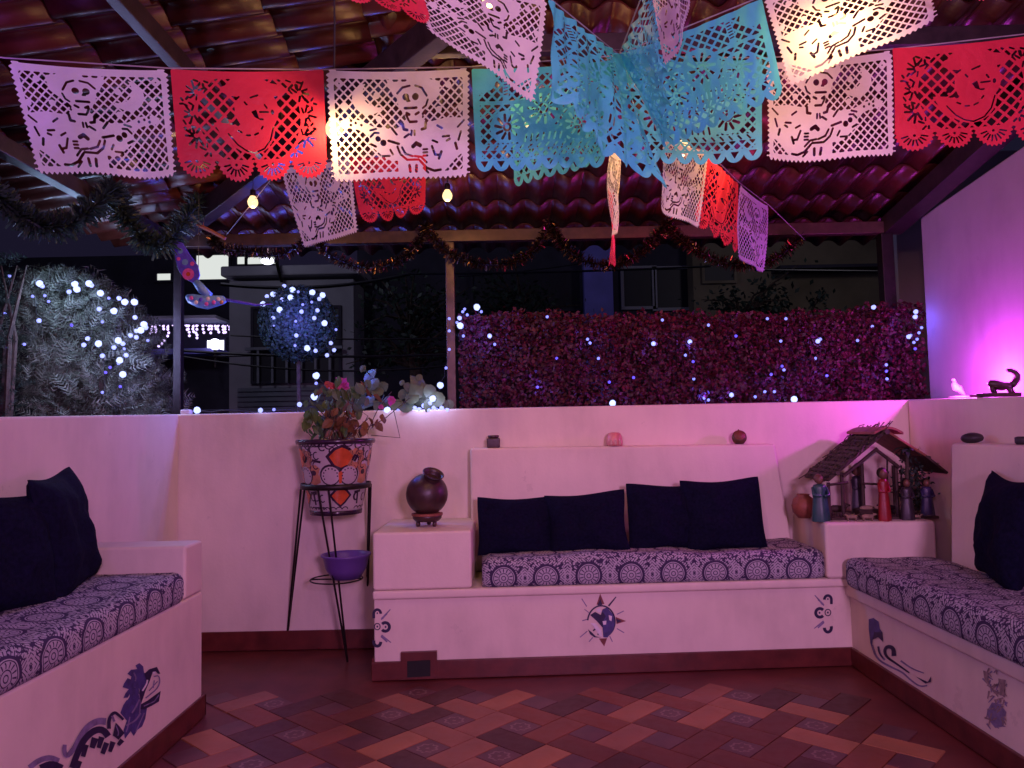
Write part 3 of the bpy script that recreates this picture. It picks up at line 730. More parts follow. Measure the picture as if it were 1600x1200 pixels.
# ================================================================== CUSHIONS, PILLOWS
def cushion(name, corner, ux, uy, Lu, Lv, h, label, group):
    """seat pad: corner = front left foot, ux along the front, uy to the back"""
    corner, ux, uy = Vector(corner), Vector(ux).normalized(), Vector(uy).normalized()
    nu, nv, nh = max(8, int(Lu/.04)), max(6, int(Lv/.05)), 5
    bm = bmesh.new(); uvl = bm.loops.layers.uv.new('UVMap')
    # profile from front foot up over the top and down the back (s = length along it)
    prof = []; r = .035
    def add(y, z): prof.append((y, z))
    add(.008, 0); add(-.004, .012)
    for k in range(1, 4): add(-.012, .012 + (h-r-.012)*k/4)
    for k in range(5): a = PI*k/8; add(r - r*math.cos(a) - .012*(1-k/4), h - r + r*math.sin(a))
    for k in range(1, nv): add(r + (Lv-2*r)*k/nv, h)
    for k in range(5): a = PI*k/8; add(Lv - r + r*math.sin(a), h - r + r*math.cos(a))
    add(Lv, .01); add(Lv-.01, 0)
    ss = [0]
    for a, b in zip(prof, prof[1:]): ss.append(ss[-1] + math.hypot(b[0]-a[0], b[1]-a[1]))
    rows = []
    for i in range(nu+1):
        u = i/nu; row = []
        for (y, z) in prof:
            e = min(u*Lu, (1-u)*Lu); er = max(0.0, 1 - e/.035)
            zz = z*(1 - .16*er*er); p = corner + ux*(u*Lu) + uy*(y + (.02*er*er if y < Lv/2 else -.02*er*er))
            n_ = noise.noise(Vector((p.x*4.5, p.y*4.5, 3.1)))
            zz += (n_*.012 + noise.noise(Vector((p.x*14, p.y*14, 1)))*.004)*(z/h) - .008*math.sin(u*PI*3+1)*(z/h)**2
            fw = (noise.noise(Vector((p.x*6, 9, z*8)))*.006) if z > .005 else 0
            row.append(bm.verts.new(p + uy*fw*(1 if y < Lv/2 else 0) + Vector((0, 0, zz))))
        rows.append(row)
    for i in range(nu):
        for j in range(len(prof)-1):
            f = bm.faces.new((rows[i][j], rows[i+1][j], rows[i+1][j+1], rows[i][j+1])); f.smooth = True
            for lp, (a, b) in zip(f.loops, ((i, j), (i+1, j), (i+1, j+1), (i, j+1))): lp[uvl].uv = (a/nu*Lu, ss[b])
    for row, fl_ in ((rows[0], True), (rows[-1], False)):
        f = bm.faces.new(row if fl_ else row[::-1])
        for lp in f.loops:
            d = lp.vert.co - corner; lp[uvl].uv = (d.dot(uy), d.z)
    bm.normal_update()
    me = bpy.data.meshes.new(name); bm.to_mesh(me); bm.free(); me.materials.append(M['cushion'])
    o = bpy.data.objects.new(name, me); COL.objects.link(o); return tag(o, label, 'cushion', group)
p0 = bf(-.165, .012); p1 = bf(1.60, .012)
cushion('seat_cushion', (p0[0], p0[1], .4315), bdir, bnrm, 1.715, .455, .145, 'mandala print seat pad on the back bench under the four navy pillows', 'printed seat pads')
cushion('seat_cushion', (BX-.02, 3.85, .4015), (0, -1, 0), (1, 0, 0), 4.7, .44, .145, 'mandala print seat pad on the right bench under the single navy pillow', 'printed seat pads')
cushion('seat_cushion', (LB+.008, -1.2, .5315), (0, 1, 0), (-1, 0, 0), 4.385, .53, .115, 'mandala print seat pad on the left bench under the two leaning navy pillows', 'printed seat pads')

def pillow_mesh(seed):
    n = 22; b = MB(); r = random.Random(seed); ph = [r.uniform(0, 6) for _ in range(4)]
    for side in (1, -1):
        for i in range(n+1):
            for j in range(n+1):
                x, y = 2*i/n-1, 2*j/n-1
                t = max(0, (1-abs(x)**2.6))**.55 * max(0, (1-abs(y)**2.6))**.55
                sx = x*(1 - .08*(1-y*y) + .02*math.sin(3*y+ph[0])); sy = y*(1 - .085*(1-x*x) + .02*math.sin(3*x+ph[1]))
                w = noise.noise(Vector((x*2.2+seed, y*2.2, side)))*.16*t + noise.noise(Vector((x*6+seed, y*5, side)))*.03*t
                ear = (abs(x)*abs(y))**6; sx *= 1 - .03*ear; sy *= 1 - .03*ear
                b.v.append((sx*.5, side*(.15*t + w*.35) , sy*.5 + .5 - .03*(1-y)*t))
    m = n+1; N = m*m
    for i in range(n):
        for j in range(n):
            b.f.append((i*m+j, (i+1)*m+j, (i+1)*m+j+1, i*m+j+1)); b.f.append((N+i*m+j, N+i*m+j+1, N+(i+1)*m+j+1, N+(i+1)*m+j))
    return b.mesh('pillow', M['navy'], True)
pm = [pillow_mesh(s) for s in (1, 2, 3)]
def pillow(loc, size, lean, yaw, roll, label, k=0, th=1.0):
    o = put('pillow', pm[k % 3], loc, None); o.scale = (size[0], size[0]*th, size[1])
    o.rotation_mode = 'XYZ'
    o.matrix_basis = Matrix.Translation(loc) @ Matrix.Rotation(yaw, 4, 'Z') @ Matrix.Rotation(-lean, 4, 'X') @ Matrix.Rotation(roll, 4, 'Y') @ Matrix.Diagonal((size[0], size[0]*th, size[1], 1))
    return tag(o, label, 'pillow', 'navy pillows on the benches')
pz = .572
def onpad(px, y): return at(px, 850, y).x
pillow((onpad(806, 4.02), 4.02, pz-.02), (.415, .31), .30, .06, math.radians(1), 'leftmost navy pillow on the back bench, next to the clay jar plinth', 0)
pillow((onpad(921, 3.99), 3.99, pz-.02), (.43, .33), .30, -.10, math.radians(-4), 'second navy pillow from the left on the back bench, overlapping its neighbour', 1)
pillow((onpad(1042, 4.04), 4.04, pz-.02), (.42, .36), .24, .10, math.radians(2), 'third navy pillow from the left on the back bench, half behind the last one', 2)
pillow((onpad(1137, 4.00), 4.00, pz-.02), (.43, .385), .26, -.05, math.radians(-2), 'rightmost navy pillow on the back bench, tallest of the four', 0)
pillow((-1.66, 2.96, .63), (.50, .46), .22, PI/2+.25, math.radians(-3), 'navy pillow on the left bench beside the end block, farther of the two', 1, 1.0)
pillow((-1.67, 2.50, .63), (.47, .42), .30, PI/2-.35, math.radians(5), 'navy pillow on the left bench cut by the picture edge, nearer of the two', 2, 1.0)
pillow((1.97, 3.20, .53), (.48, .45), .16, -PI/2-.25, math.radians(3), 'single navy pillow leaning on the right bench backrest', 0, 1.0)
# ================================================================== CUT-PAPER BANNERS
class Sheet:
    """cut-paper design as a signed field (positive = paper), turned into polygons by marching squares"""
    def __init__(s, W, H, nx, ny):
        s.W, s.H = W, H; s.nx, s.ny = nx, ny
        s.x, s.y = np.meshgrid(np.linspace(-.02, W+.02, nx+1), np.linspace(-.02, H+.02, ny+1), indexing='ij')
    def circ(s, cx, cy, r, ry=None):
        ry = ry or r; d = np.sqrt(((s.x-cx)/r)**2 + ((s.y-cy)/ry)**2); return (1-d)*min(r, ry)
    def cap(s, pts, w):
        out = None
        for (ax, ay), (bx, by) in zip(pts, pts[1:]):
            dx, dy = bx-ax, by-ay; t = np.clip(((s.x-ax)*dx + (s.y-ay)*dy)/(dx*dx+dy*dy+1e-12), 0, 1)
            d = w/2 - np.hypot(s.x-ax-t*dx, s.y-ay-t*dy); out = d if out is None else np.maximum(out, d)
        return out
    def poly(s, pts):
        d = np.full_like(s.x, 9.0); ins = np.zeros(s.x.shape, bool); n = len(pts)
        for i in range(n):
            (ax, ay), (bx, by) = pts[i], pts[(i+1) % n]
            dx, dy = bx-ax, by-ay; t = np.clip(((s.x-ax)*dx + (s.y-ay)*dy)/(dx*dx+dy*dy+1e-12), 0, 1)
            d = np.minimum(d, np.hypot(s.x-ax-t*dx, s.y-ay-t*dy))
            c = ((ay > s.y) != (by > s.y)); xi = ax + (s.y-ay)*dx/(dy if abs(dy) > 1e-12 else 1e-12); ins ^= c & (s.x < xi)
        return np.where(ins, d, -d)
    def rect(s, x0, y0, x1, y1, r=0.0):
        qx = np.abs(s.x-(x0+x1)/2) - (x1-x0)/2 + r; qy = np.abs(s.y-(y0+y1)/2) - (y1-y0)/2 + r
        return r - (np.hypot(np.maximum(qx, 0), np.maximum(qy, 0)) + np.minimum(np.maximum(qx, qy), 0))
    def lattice(s, p, w):
        a = (s.x+s.y)/p; b = (s.x-s.y)/p
        ta = np.abs(a-np.floor(a)-.5)*p*.7071; tb = np.abs(b-np.floor(b)-.5)*p*.7071
        return np.maximum(w-ta, w-tb)
    def polygons(s, Fd):
        F_ = np.where(np.abs(Fd) < 1e-5, 1e-5, Fd); ids = {}; V = []; P = []
        X, Y = s.x, s.y; pos = F_ > 0; nx, ny = s.nx, s.ny
        hit = (pos[:-1, :-1] | pos[1:, :-1] | pos[1:, 1:] | pos[:-1, 1:])
        def vid(k, x, y):
            if k not in ids: ids[k] = len(V); V.append((x, y))
            return ids[k]
        for i, j in np.argwhere(hit):
            i = int(i); j = int(j)
            cs = ((i, j), (i+1, j), (i+1, j+1), (i, j+1)); q = []
            for k in range(4):
                a, b = cs[k], cs[(k+1) % 4]; fa, fb = F_[a], F_[b]
                if fa > 0: q.append(vid(a, X[a], Y[a]))
                if (fa > 0) != (fb > 0):
                    t = fa/(fa-fb); key = (min(a, b), max(a, b))
                    q.append(vid(key, X[a]+(X[b]-X[a])*t, Y[a]+(Y[b]-Y[a])*t))
            if len(q) >= 3: P.append(tuple(q))
        V = np.array(V); V[:, 0] /= s.W; V[:, 1] /= s.H
        return V, P

def union(*a):
    o = a[0]
    for b in a[1:]: o = np.maximum(o, b)
    return o
def inter(*a):
    o = a[0]
    for b in a[1:]: o = np.minimum(o, b)
    return o

def design_musician(nx, ny):
    s = Sheet(1.4, 1.0, nx, ny)
    def c(x, y): return ((x-440)*.001573, (y-435)/680)
    def C(*p): return [c(*q) for q in p]
    sc = np.minimum(np.minimum(s.x, s.W-s.x), s.H-s.y)
    edge = s.rect(.012, 0, s.W-.012, s.H-.012, .05)
    edge = edge + .011*np.cos(2*PI*s.x/.05)*(s.y > .9) + .011*np.cos(2*PI*s.y/.05)*((s.x < .1) | (s.x > 1.3))*(s.y < .97) - .006
    win = s.rect(.075, .075, 1.325, .925, .03)
    hat = s.poly(C((805,485),(850,500),(925,500),(955,465),(1062,465),(1078,492),(1140,505),(1132,595),(1080,645),(1045,690),(900,690),(893,620),(845,580)))
    head = union(s.circ(*c(962,600), .145, .135), s.circ(*c(972,690), .09, .095))
    torso = s.poly(C((515,750),(560,733),(640,742),(720,778),(850,790),(920,755),(935,715),(1015,715),(1060,755),(1180,735),(1300,745),(1300,945),(1240,990),(1175,1055),(1110,1090),(870,1090),(868,992),(800,985),(738,930),(690,890),(690,825),(600,790),(535,788)))
    moon = inter(s.circ(*c(690,610), .15, .14), -s.circ(*c(745,572), .135, .125))
    fig = union(hat, head, torso, moon)
    star = union(*[s.circ(*c(x, y), .030, .030) for x, y in ((520,520),(540,660),(745,585),(755,730),(1190,530),(1130,680),(1270,680))])
    star = inter(star, -union(*[s.circ(*c(x, y), .008) for x, y in ((520,520),(1190,530))]))
    pap = union(inter(edge, -win), inter(win, union(s.lattice(.083, .0078), fig, star*.8)))
    eyes = union(s.circ(*c(925,592), .033, .032), s.circ(*c(985,592), .033, .032))
    cut = union( s.poly(C((930,620),(952,620),(941,600))),
        s.cap(C((918,660),(990,660)), .016), s.cap(C((872,570),(905,535),(950,525)), .012), s.cap(C((985,525),(1025,540),(1055,590)), .012), s.cap(C((1062,615),(1050,650),(1030,665)), .010),
        s.cap(C((928,690),(945,700)), .016), s.cap(C((985,700),(1003,690)), .016), s.cap(C((948,745),(990,745)), .016), s.cap(C((925,700),(940,735)), .012), s.cap(C((1030,700),(1045,680)), .014),
        s.cap(C((900,752),(908,790),(930,795)), .018), s.cap(C((1048,752),(1045,790),(1022,795)), .018),
        s.cap(C((958,800),(955,828)), .012), s.cap(C((976,800),(976,828)), .012), s.cap(C((912,840),(940,822)), .014), s.cap(C((832,782),(862,822)), .014),
        s.cap(C((810,862),(875,882)), .016), s.cap(C((866,900),(880,940)), .013), s.cap(C((885,950),(925,985),(1000,985)), .014), s.cap(C((1010,995),(1050,1040),(1100,1060),(1140,1055)), .016),
        s.cap(C((895,905),(915,945),(960,962)), .013), s.cap(C((975,962),(1015,968),(1050,1005)), .013), s.cap(C((1030,1040),(1060,1070)), .012),
        s.cap(C((965,900),(985,880),(1010,895)), .03), s.cap(C((1030,922),(1055,922)), .012), s.cap(C((1030,942),(1055,942)), .012), s.cap(C((1030,962),(1055,962)), .012),
        s.cap(C((1085,905),(1105,960),(1140,965)), .014), s.cap(C((1130,985),(1145,945)), .018), s.cap(C((1155,852),(1195,852)), .013), s.cap(C((1180,880),(1200,870)), .012), s.cap(C((1235,900),(1245,935)), .018),
        s.cap(C((1270,830),(1255,880)), .013), s.cap(C((1120,780),(1150,800)), .012), s.cap(C((1090,870),(1120,885)), .012),
        s.circ(*c(745,852), .022), s.circ(*c(778,876), .026), s.cap(C((698,800),(735,790)), .012), s.cap(C((700,840),(722,815),(750,815)), .012), s.cap(C((700,885),(730,900)), .014), s.cap(C((820,920),(836,950)), .012), s.cap(C((770,960),(815,960)), .012),
        s.circ(*c(582,745), .009), s.circ(*c(580,772), .009), s.circ(*c(610,758), .009), s.circ(*c(645,770), .009),
        s.cap(C((940,1022),(945,1062)), .02), s.cap(C((985,1022),(983,1062)), .02), s.cap(C((1290,760),(1250,800)), .010))
    return s.polygons(inter(pap, -(cut + .0045), -eyes, edge))

def design_gourd(nx, ny):
    s = Sheet(1.4, 1.0, nx, ny); K = .000959
    def c(x, y): return ((x-60)*K, (y-90)/1085)
    def C(*p): return [c(*q) for q in p]
    body = s.rect(.008, 0, 1.392, .80, .02)
    scal = union(*[s.circ(.175+.35*k, .80, .166, .17) + .010*np.cos(26*np.arctan2(s.y-.80, s.x-(.175+.35*k))) for k in range(4)])
    sheet = union(body, inter(scal, s.y-.5))
    win = s.rect(.08, .07, 1.32, .785)
    ring = inter(s.circ(.69, .42, .47, .44), win)
    clear = inter(ring, -union(s.circ(.69, .14, .20, .10)))
    bowl = s.poly(smooth2(C((430,600),(560,600),(700,640),(1010,600),(1020,700),(960,820),(860,885),(760,895),(660,860),(560,780),(480,690)), 2))
    head = s.circ(*c(850,470), .20, .21); hat = s.circ(*c(830,275), .30, .075); crown = s.circ(*c(830,230), .12, .09)
    fig = union(bowl, head, hat, crown)
    pap = union(inter(sheet, -clear), inter(clear, union(s.lattice(.115, .0115), fig)))
    r = random.Random(3); cuts = []
    def cap(*p, w=.013): cuts.append(s.cap(C(*p), w))
    cap((560,700),(640,800),(720,855),(800,878),(900,840),(965,760),(1000,640), w=.010)
    cuts.append(s.poly(C((800,490),(845,470),(870,560),(830,540)))); cuts.append(s.circ(*c(1000,490), .013, .02))
    cuts.append(s.poly(C((530,575),(580,530),(620,530),(600,560)))); cuts.append(s.poly(C((575,612),(640,578),(665,590),(620,615))))
    for p in (((880,490),(960,490)), ((660,670),(690,685)), ((735,712),(770,712)), ((815,708),(850,692)), ((885,650),(900,630)), ((800,350),(870,325)), ((690,345),(660,370)), ((740,395),(760,420)), ((930,420),(950,450)), ((880,560),(905,560))): cap(*p)
    for side in (-1, 1):                      # leaf scrolls up both sides
        for (bx, by, n, l0) in ((-.47, .20, 9, .10), (-.52, .40, 8, .09), (-.50, .60, 9, .10), (-.40, .72, 6, .07), (-.42, .10, 6, .07), (-.57,.30,5,.06),(-.56,.52,5,.06)):
            for k in range(n):
                a = r.uniform(-.1, .1) + 2*PI*k/n; x0, y0 = .69+side*(-bx), by
                r0 = .03; l = l0*r.uniform(.7, 1.1)
                p = [(x0+math.cos(a)*r0, y0+math.sin(a)*r0), (x0+math.cos(a+.2)*l, y0+math.sin(a+.2)*l)]
                if .05 < p[1][0] < 1.35 and .06 < p[1][1] < .78 and math.hypot((p[1][0]-.69)/.47, (p[1][1]-.42)/.44) > 1.0: cuts.append(s.cap(p, r.uniform(.012, .020)))
    for k in range(4):                        # fan cuts in each scallop
        cx = .175+.35*k; cuts.append(s.circ(cx, .83, .011))
        for a in range(15, 170, 21):
            t = math.radians(a); cuts.append(s.cap([(cx+.06*math.cos(t), .815+.06*math.sin(t)), (cx+.115*math.cos(t), .815+.112*math.sin(t))], .012))
    return s.polygons(inter(pap, sheet, -(union(*cuts) + .002)))

def design_fiesta(nx, ny):
    s = Sheet(1.4, 1.0, nx, ny); r = random.Random(11)
    body = s.rect(.006, 0, 1.394, .88, .02)
    n = 8; wd = 1.388/n
    scal = union(*[s.circ(.006+wd*(k+.5), .885, wd*.52, .10) for k in range(n)])
    sheet = union(body, inter(scal, s.y-.6)); win = s.rect(.07, .06, 1.33, .86)
    fig = union(s.circ(.70, .40, .20, .20), s.circ(.34, .55, .17, .16), s.circ(1.06, .55, .17, .16), s.rect(.07, .72, 1.33, .78), s.rect(.07, .30, 1.33, .335),
                s.circ(.70, .66, .26, .11), s.rect(.30, .06, .36, .3), s.rect(1.04, .06, 1.10, .3), s.circ(.10, .12, .13, .1), s.circ(1.30, .12, .13, .1))
    pap = union(inter(sheet, -win), inter(win, union(s.lattice(.098, .0105), fig)))
    cuts = []
    for k in range(6): 
        for x in (.33, 1.07): cuts.append(s.cap([(x-.016, .09+.03*k), (x+.016, .085+.03*k)], .009))
    for cx, cy, R in ((.70,.40,.17), (.34,.55,.14), (1.06,.55,.14)):
        cuts.append(inter(s.circ(cx, cy, R*.30), -s.circ(cx, cy, R*.16)))
        for k in range(10):
            a = 2*PI*k/10; cuts.append(s.cap([(cx+R*.45*math.cos(a), cy+R*.45*math.sin(a)), (cx+R*.85*math.cos(a+.12), cy+R*.85*math.sin(a+.12))], .024))
    for k in range(14): cuts.append(s.cap([(.12+.088*k, .765), (.15+.088*k, .735)], .014))
    for k in range(7): cuts.append(s.cap([(.52+.06*k, .70), (.535+.06*k, .64)], .016))
    for k in range(n):
        x = .006+wd*(k+.5); cuts.append(s.poly([(x-.038, .885), (x+.038, .885), (x, .945)]))
    return s.polygons(inter(pap, sheet, -(union(*cuts) + .002)))

RES = (196, 140)
DES = {'musician': design_musician(*RES), 'gourd': design_gourd(*RES), 'fiesta': design_fiesta(*RES)}
bcount = 0
def banner(kind, matk, TL, TR, BR, BL, label, mirror=False, wav=.012, seed=0, curl=0.0, fold=0):
    """corners as (photo x, photo y, metres into the room); the sheet hangs between them with a little wave"""
    global bcount; bcount += 1
    V, P = DES[kind]; tl, tr, br, bl = [np.array(at(*q)) for q in (TL, TR, BR, BL)]
    u = V[:, 0].copy(); v = V[:, 1]
    if mirror: u = 1-u
    uu, vv = u[:, None], v[:, None]
    p = tl*(1-uu)*(1-vv) + tr*uu*(1-vv) + br*uu*vv + bl*(1-uu)*vv
    nr = np.cross(tr-tl, bl-tl); nr = nr/np.linalg.norm(nr); W = np.linalg.norm(tr-tl)
    sg = seed*1.7
    d = wav*(np.sin(5.1*u+sg+2.2*v)*v + .6*np.sin(9.3*u-3*v+sg*2) * v + .45*np.sin(3.0*v+sg+u)) + curl*v*v
    if fold: d = d + fold*np.sin(u*26+sg+4*np.sin(v*2))*(.35+.65*v) + fold*.6*np.sin(u*47+v*9+sg)
    sag = .018*W*4*u*(1-u)
    p = p + nr[None, :]*d[:, None] - np.array([0, 0, 1])[None, :]*(sag*(1-v*.5))[:, None]
    me = bpy.data.meshes.new('paper_banner'); me.from_pydata(p.tolist(), [], [q[::-1] if mirror else q for q in P]); me.update()
    me.materials.append(M[matk]); me.polygons.foreach_set('use_smooth', [True]*len(me.polygons))
    o = bpy.data.objects.new('paper_banner', me); COL.objects.link(o)
    tag(o, label, 'paper banner', 'cut-paper banners strung under the roof'); return o
W_, R__, B_, L_ = 'paper_white', 'paper_red', 'paper_blue', 'paper_lilac'
# front row, left to right
banner('musician', W_, (8,92,2.12),(263,108,2.2),(276,276,2.2),(60,276,2.06), 'white cut-paper banner of a skeleton guitarist, leftmost in the front row', True, seed=1)
banner('gourd', R__, (265,108,2.2),(507,110,2.26),(513,283,2.24),(283,283,2.2), 'red cut-paper banner with scalloped foot between two white ones at the left', False, seed=2)
banner('musician', W_, (508,110,2.26),(735,106,2.32),(734,279,2.30),(517,280,2.24), 'white cut-paper skeleton guitarist banner directly above the round bulb by the middle post', False, seed=3)
banner('fiesta', B_, (736,107,2.32),(962,92,2.37),(945,262,2.38),(744,272,2.33), 'blue cut-paper banner in the front row, right beside the white skeleton banner', False, seed=4)
banner('fiesta', B_, (964,92,2.38),(1192,92,2.42),(1190,252,2.42),(975,262,2.40), 'blue cut-paper banner in the front row, right of the bunched middle', True, seed=5)
banner('musician', W_, (1195,98,2.43),(1394,80,2.47),(1400,244,2.46),(1197,252,2.42), 'white cut-paper skeleton guitarist banner in the front row beside the right red banner', True, seed=6)
banner('gourd', R__, (1392,76,2.47),(1640,50,2.52),(1640,226,2.52),(1404,238,2.47), 'red cut-paper banner at the far right, cut by the picture edge', False, seed=7)
# string from the knot forward and left
banner('musician', W_, (640,-62,1.72),(858,-2,1.95),(838,161,1.93),(667,52,1.74), 'white cut-paper banner hanging steeply slanted above the blue one, top middle', False, seed=8, wav=.010)
banner('fiesta', B_, (858,-2,1.95),(966,86,2.33),(1042,304,2.26),(848,152,1.98), 'crumpled blue cut-paper banner at the knot, its lowest corner hanging free', False, seed=9, wav=.02, fold=.010)
banner('gourd', R__, (470,-118,1.60),(640,-62,1.72),(678,45,1.74),(490,-30,1.60), 'red cut-paper banner of which one scallop shows, left of the slanted white one', False, seed=10)
# string from the knot forward and right
banner('fiesta', B_, (967,86,2.33),(1190,-4,2.02),(1226,152,2.0),(1046,232,2.26), 'blue cut-paper banner fanned out to the right of the knot', False, seed=11, wav=.014, fold=.003)
banner('musician', W_, (1190,-4,2.02),(1440,-92,1.80),(1466,28,1.80),(1234,140,2.0), 'white cut-paper banner glowing from the bulb right behind it, top right', True, seed=12)
banner('gourd', R__, (1450,-100,1.78),(1650,-160,1.62),(1660,-20,1.62),(1462,8,1.78), 'red cut-paper banner showing only a scallop tip at the top right edge', False, seed=13)
# string coming straight to the viewer, seen nearly edge-on
banner('fiesta', B_, (1028,-70,1.75),(968,86,2.33),(1042,240,2.26),(1040,30,1.80), 'narrow blue cut-paper banner seen edge-on above the knot', False, seed=14, fold=.008)
banner('musician', W_, (1090,-120,1.40),(1012,-40,1.72),(1046,106,1.72),(1076,-10,1.45), 'narrow white cut-paper banner seen edge-on, its tip pointing down at the knot', False, seed=15)
# strings from the knot to the back eave
banner('fiesta', B_, (795,160,2.62),(964,88,2.36),(940,252,2.40),(806,296,2.62), 'blue cut-paper banner behind the front row, left of the knot, with a slanting scalloped foot', False, seed=16)
banner('gourd', R__, (546,246,3.08),(668,240,2.9),(664,335,2.9),(568,352,3.08), 'small red cut-paper banner farther back, beside the farther white skeleton', False, seed=17)
banner('musician', W_, (439,262,3.30),(546,246,3.08),(562,364,3.08),(468,388,3.3), 'small white skeleton guitarist banner farther back, left of the small red one', True, seed=18)
banner('musician', W_, (956,232,2.62),(973,240,3.05),(962,372,3.05),(951,350,2.66), 'white cut-paper banner seen edge-on, hanging right below the knot', False, seed=19, wav=.014)
banner('gourd', R__, (951,290,3.06),(958,300,3.5),(960,420,3.5),(953,412,3.06), 'red cut-paper banner seen edge-on, lowest strip below the knot', False, seed=20)
banner('musician', W_, (1032,215,2.50),(1106,236,2.78),(1092,358,2.80),(1034,326,2.52), 'small white cut-paper banner behind the knot on its right, glowing warm', True, seed=21)
banner('gourd', R__, (1106,240,2.80),(1156,288,3.15),(1152,402,3.18),(1088,352,2.82), 'small red cut-paper banner behind the knot, between a white and a lilac one', False, seed=22, fold=.004)
banner('musician', L_, (1158,288,3.17),(1202,322,3.55),(1196,427,3.56),(1150,406,3.18), 'small lilac cut-paper banner farthest back on the right', False, seed=23)
# the cords the banners hang from
def cordline(pts, label):
    p = [at(*q) + Vector((0, 0, .003)) for q in pts]
    o = MB().tube(p, .0022, 4).build('banner_cord', M['cord']); tag(o, label, 'cord', 'cords the paper banners hang from')
cordline([(-180,70,2.05),(8,92,2.12),(263,108,2.2),(507,110,2.26),(735,106,2.32),(966,88,2.38),(1192,92,2.42),(1394,78,2.47),(1640,50,2.52),(1860,-10,2.6)], 'cord of the front row of banners running across the whole terrace')
cordline([(470,-118,1.60),(640,-62,1.72),(858,-2,1.95),(966,86,2.33)], 'cord rising from the knot to the upper left over the slanted white banner')
cordline([(967,86,2.33),(1190,-4,2.02),(1440,-92,1.80),(1650,-160,1.62)], 'cord rising from the knot to the upper right over the glowing white banner')
cordline([(968,86,2.33),(1028,-70,1.75),(1090,-120,1.40)], 'cord coming from the knot straight overhead')
cordline([(966,87,2.34),(795,160,2.62),(668,240,2.9),(546,246,3.08),(439,262,3.30),(352,370,4.78)], 'cord from the knot to the back left over the two small banners')
cordline([(968,87,2.34),(956,232,2.62),(973,240,3.05),(958,300,3.5),(962,356,4.78)], 'cord from the knot straight back to the eave beam')
cordline([(968,87,2.34),(1032,215,2.50),(1106,238,2.79),(1157,288,3.16),(1202,322,3.55),(1258,376,4.78)], 'cord from the knot to the back right over the lilac banner')

# ================================================================== BULBS ON DROP CORDS
def hanging_bulb(px, py, d, label):
    c = at(px, py, d); zr = (zb(d) if d > 2.65 - c.x else zl(c.x)) + .01
    t = empty('hanging_bulb', (c.x, c.y, c.z), label, 'light bulb', 'warm bulbs hanging from the roof')
    MB().lathe([(.004,-.030),(.014,-.027),(.024,-.014),(.027,0),(.024,.013),(.015,.028),(.012,.036)], 14, c).build('bulb', M['bulb'], t, True)
    MB().lathe([(.0135,.030),(.0145,.034),(.0145,.062),(.008,.068)], 12, c).build('socket', M['dark'], t, True)
    lamp('warm_bulb_light', (c.x, c.y, c.z-.042), 5.5, (1.0, 0.52, 0.16), 0.012)
    MB().tube([(c.x, c.y, c.z+.066), (c.x+.004, c.y, (c.z+zr)/2), (c.x, c.y, zr)], .0028, 5).build('cord', M['wire'], t)
hanging_bulb(395, 316, 3.95, 'bare warm bulb below the left red banner')
hanging_bulb(699, 306, 4.05, 'bare warm bulb straight above the middle post')
hanging_bulb(522, 202, 2.315, 'warm bulb glowing through the edge of the white banner beside the left red one')
hanging_bulb(765, -3, 2.45, 'warm bulb at the top edge behind the slanted white banner')
hanging_bulb(1312, 42, 1.99, 'warm bulb glowing through the white banner at the top right')
hanging_bulb(830, 195, 2.95, 'warm bulb hidden behind the blue banners left of the knot')
hanging_bulb(1068, 232, 3.0, 'warm bulb behind the small white banner right of the knot')
# ================================================================== PLANTS
def hedge(px0, px1, top, bot, label, seed):
    r = random.Random(seed); a, b = at(px0, bot, 4.68), at(px1, bot, 4.68); x0, x1 = a.x, b.x
    zt = at((px0+px1)/2, top, 4.68).z; z0 = WALL_Z - .10; y0, y1 = 4.64, 4.98
    t = empty('hedge', ((x0+x1)/2, 4.8, z0), label, 'hedge', 'red lit hedge blocks behind the back wall')
    st = MB()
    for k in range(9):
        x = r.uniform(x0+.05, x1-.05); y = r.uniform(4.76, 4.88)
        st.tube([(x, y, z0-.2), (x+r.gauss(0,.03), y, (z0+zt)/2), (x+r.gauss(0,.05), y, zt-.06)], [.008, .006, .003], 5)
    st.build('stem', M['bark'], t)
    lf = MB(); n = int(7600*(x1-x0)*(zt-z0)/.45)
    for k in range(n):
        x = r.uniform(x0, x1); z = z0 + (zt-z0)*r.random()
        e = noise.noise(Vector((x*6, z*6, seed)))*.09 + noise.noise(Vector((x*17, z*17, seed)))*.04
        u = r.random(); y = y0 + e + (u*u)*(y1-y0)
        if z > zt - .05: z -= max(0, -noise.noise(Vector((x*9, seed, 2))))*.09
        lf.add(leaf_quad((x, y, z + (r.random()**3)*.03), r.uniform(.010, .017), Vector((r.gauss(0,.5), -1, r.gauss(.3,.5))).normalized(), .6), [(0, 1, 2, 3)])
    lf.build('foliage', M['leaf_redlit'], t)
rnd.seed(21)
hedge(719, 880, 488, 640, 'red-lit hedge block touching the middle post', 31)
hedge(880, 1082, 490, 640, 'red-lit hedge block behind the rose glass votive', 32)
hedge(1082, 1232, 490, 640, 'red-lit hedge block behind the coconut shell', 33)
hedge(1232, 1362, 486, 640, 'red-lit hedge block left of the dark corner post', 34)
hedge(1362, 1446, 474, 640, 'red-lit hedge block against the magenta wall, in front of the corner post', 35)

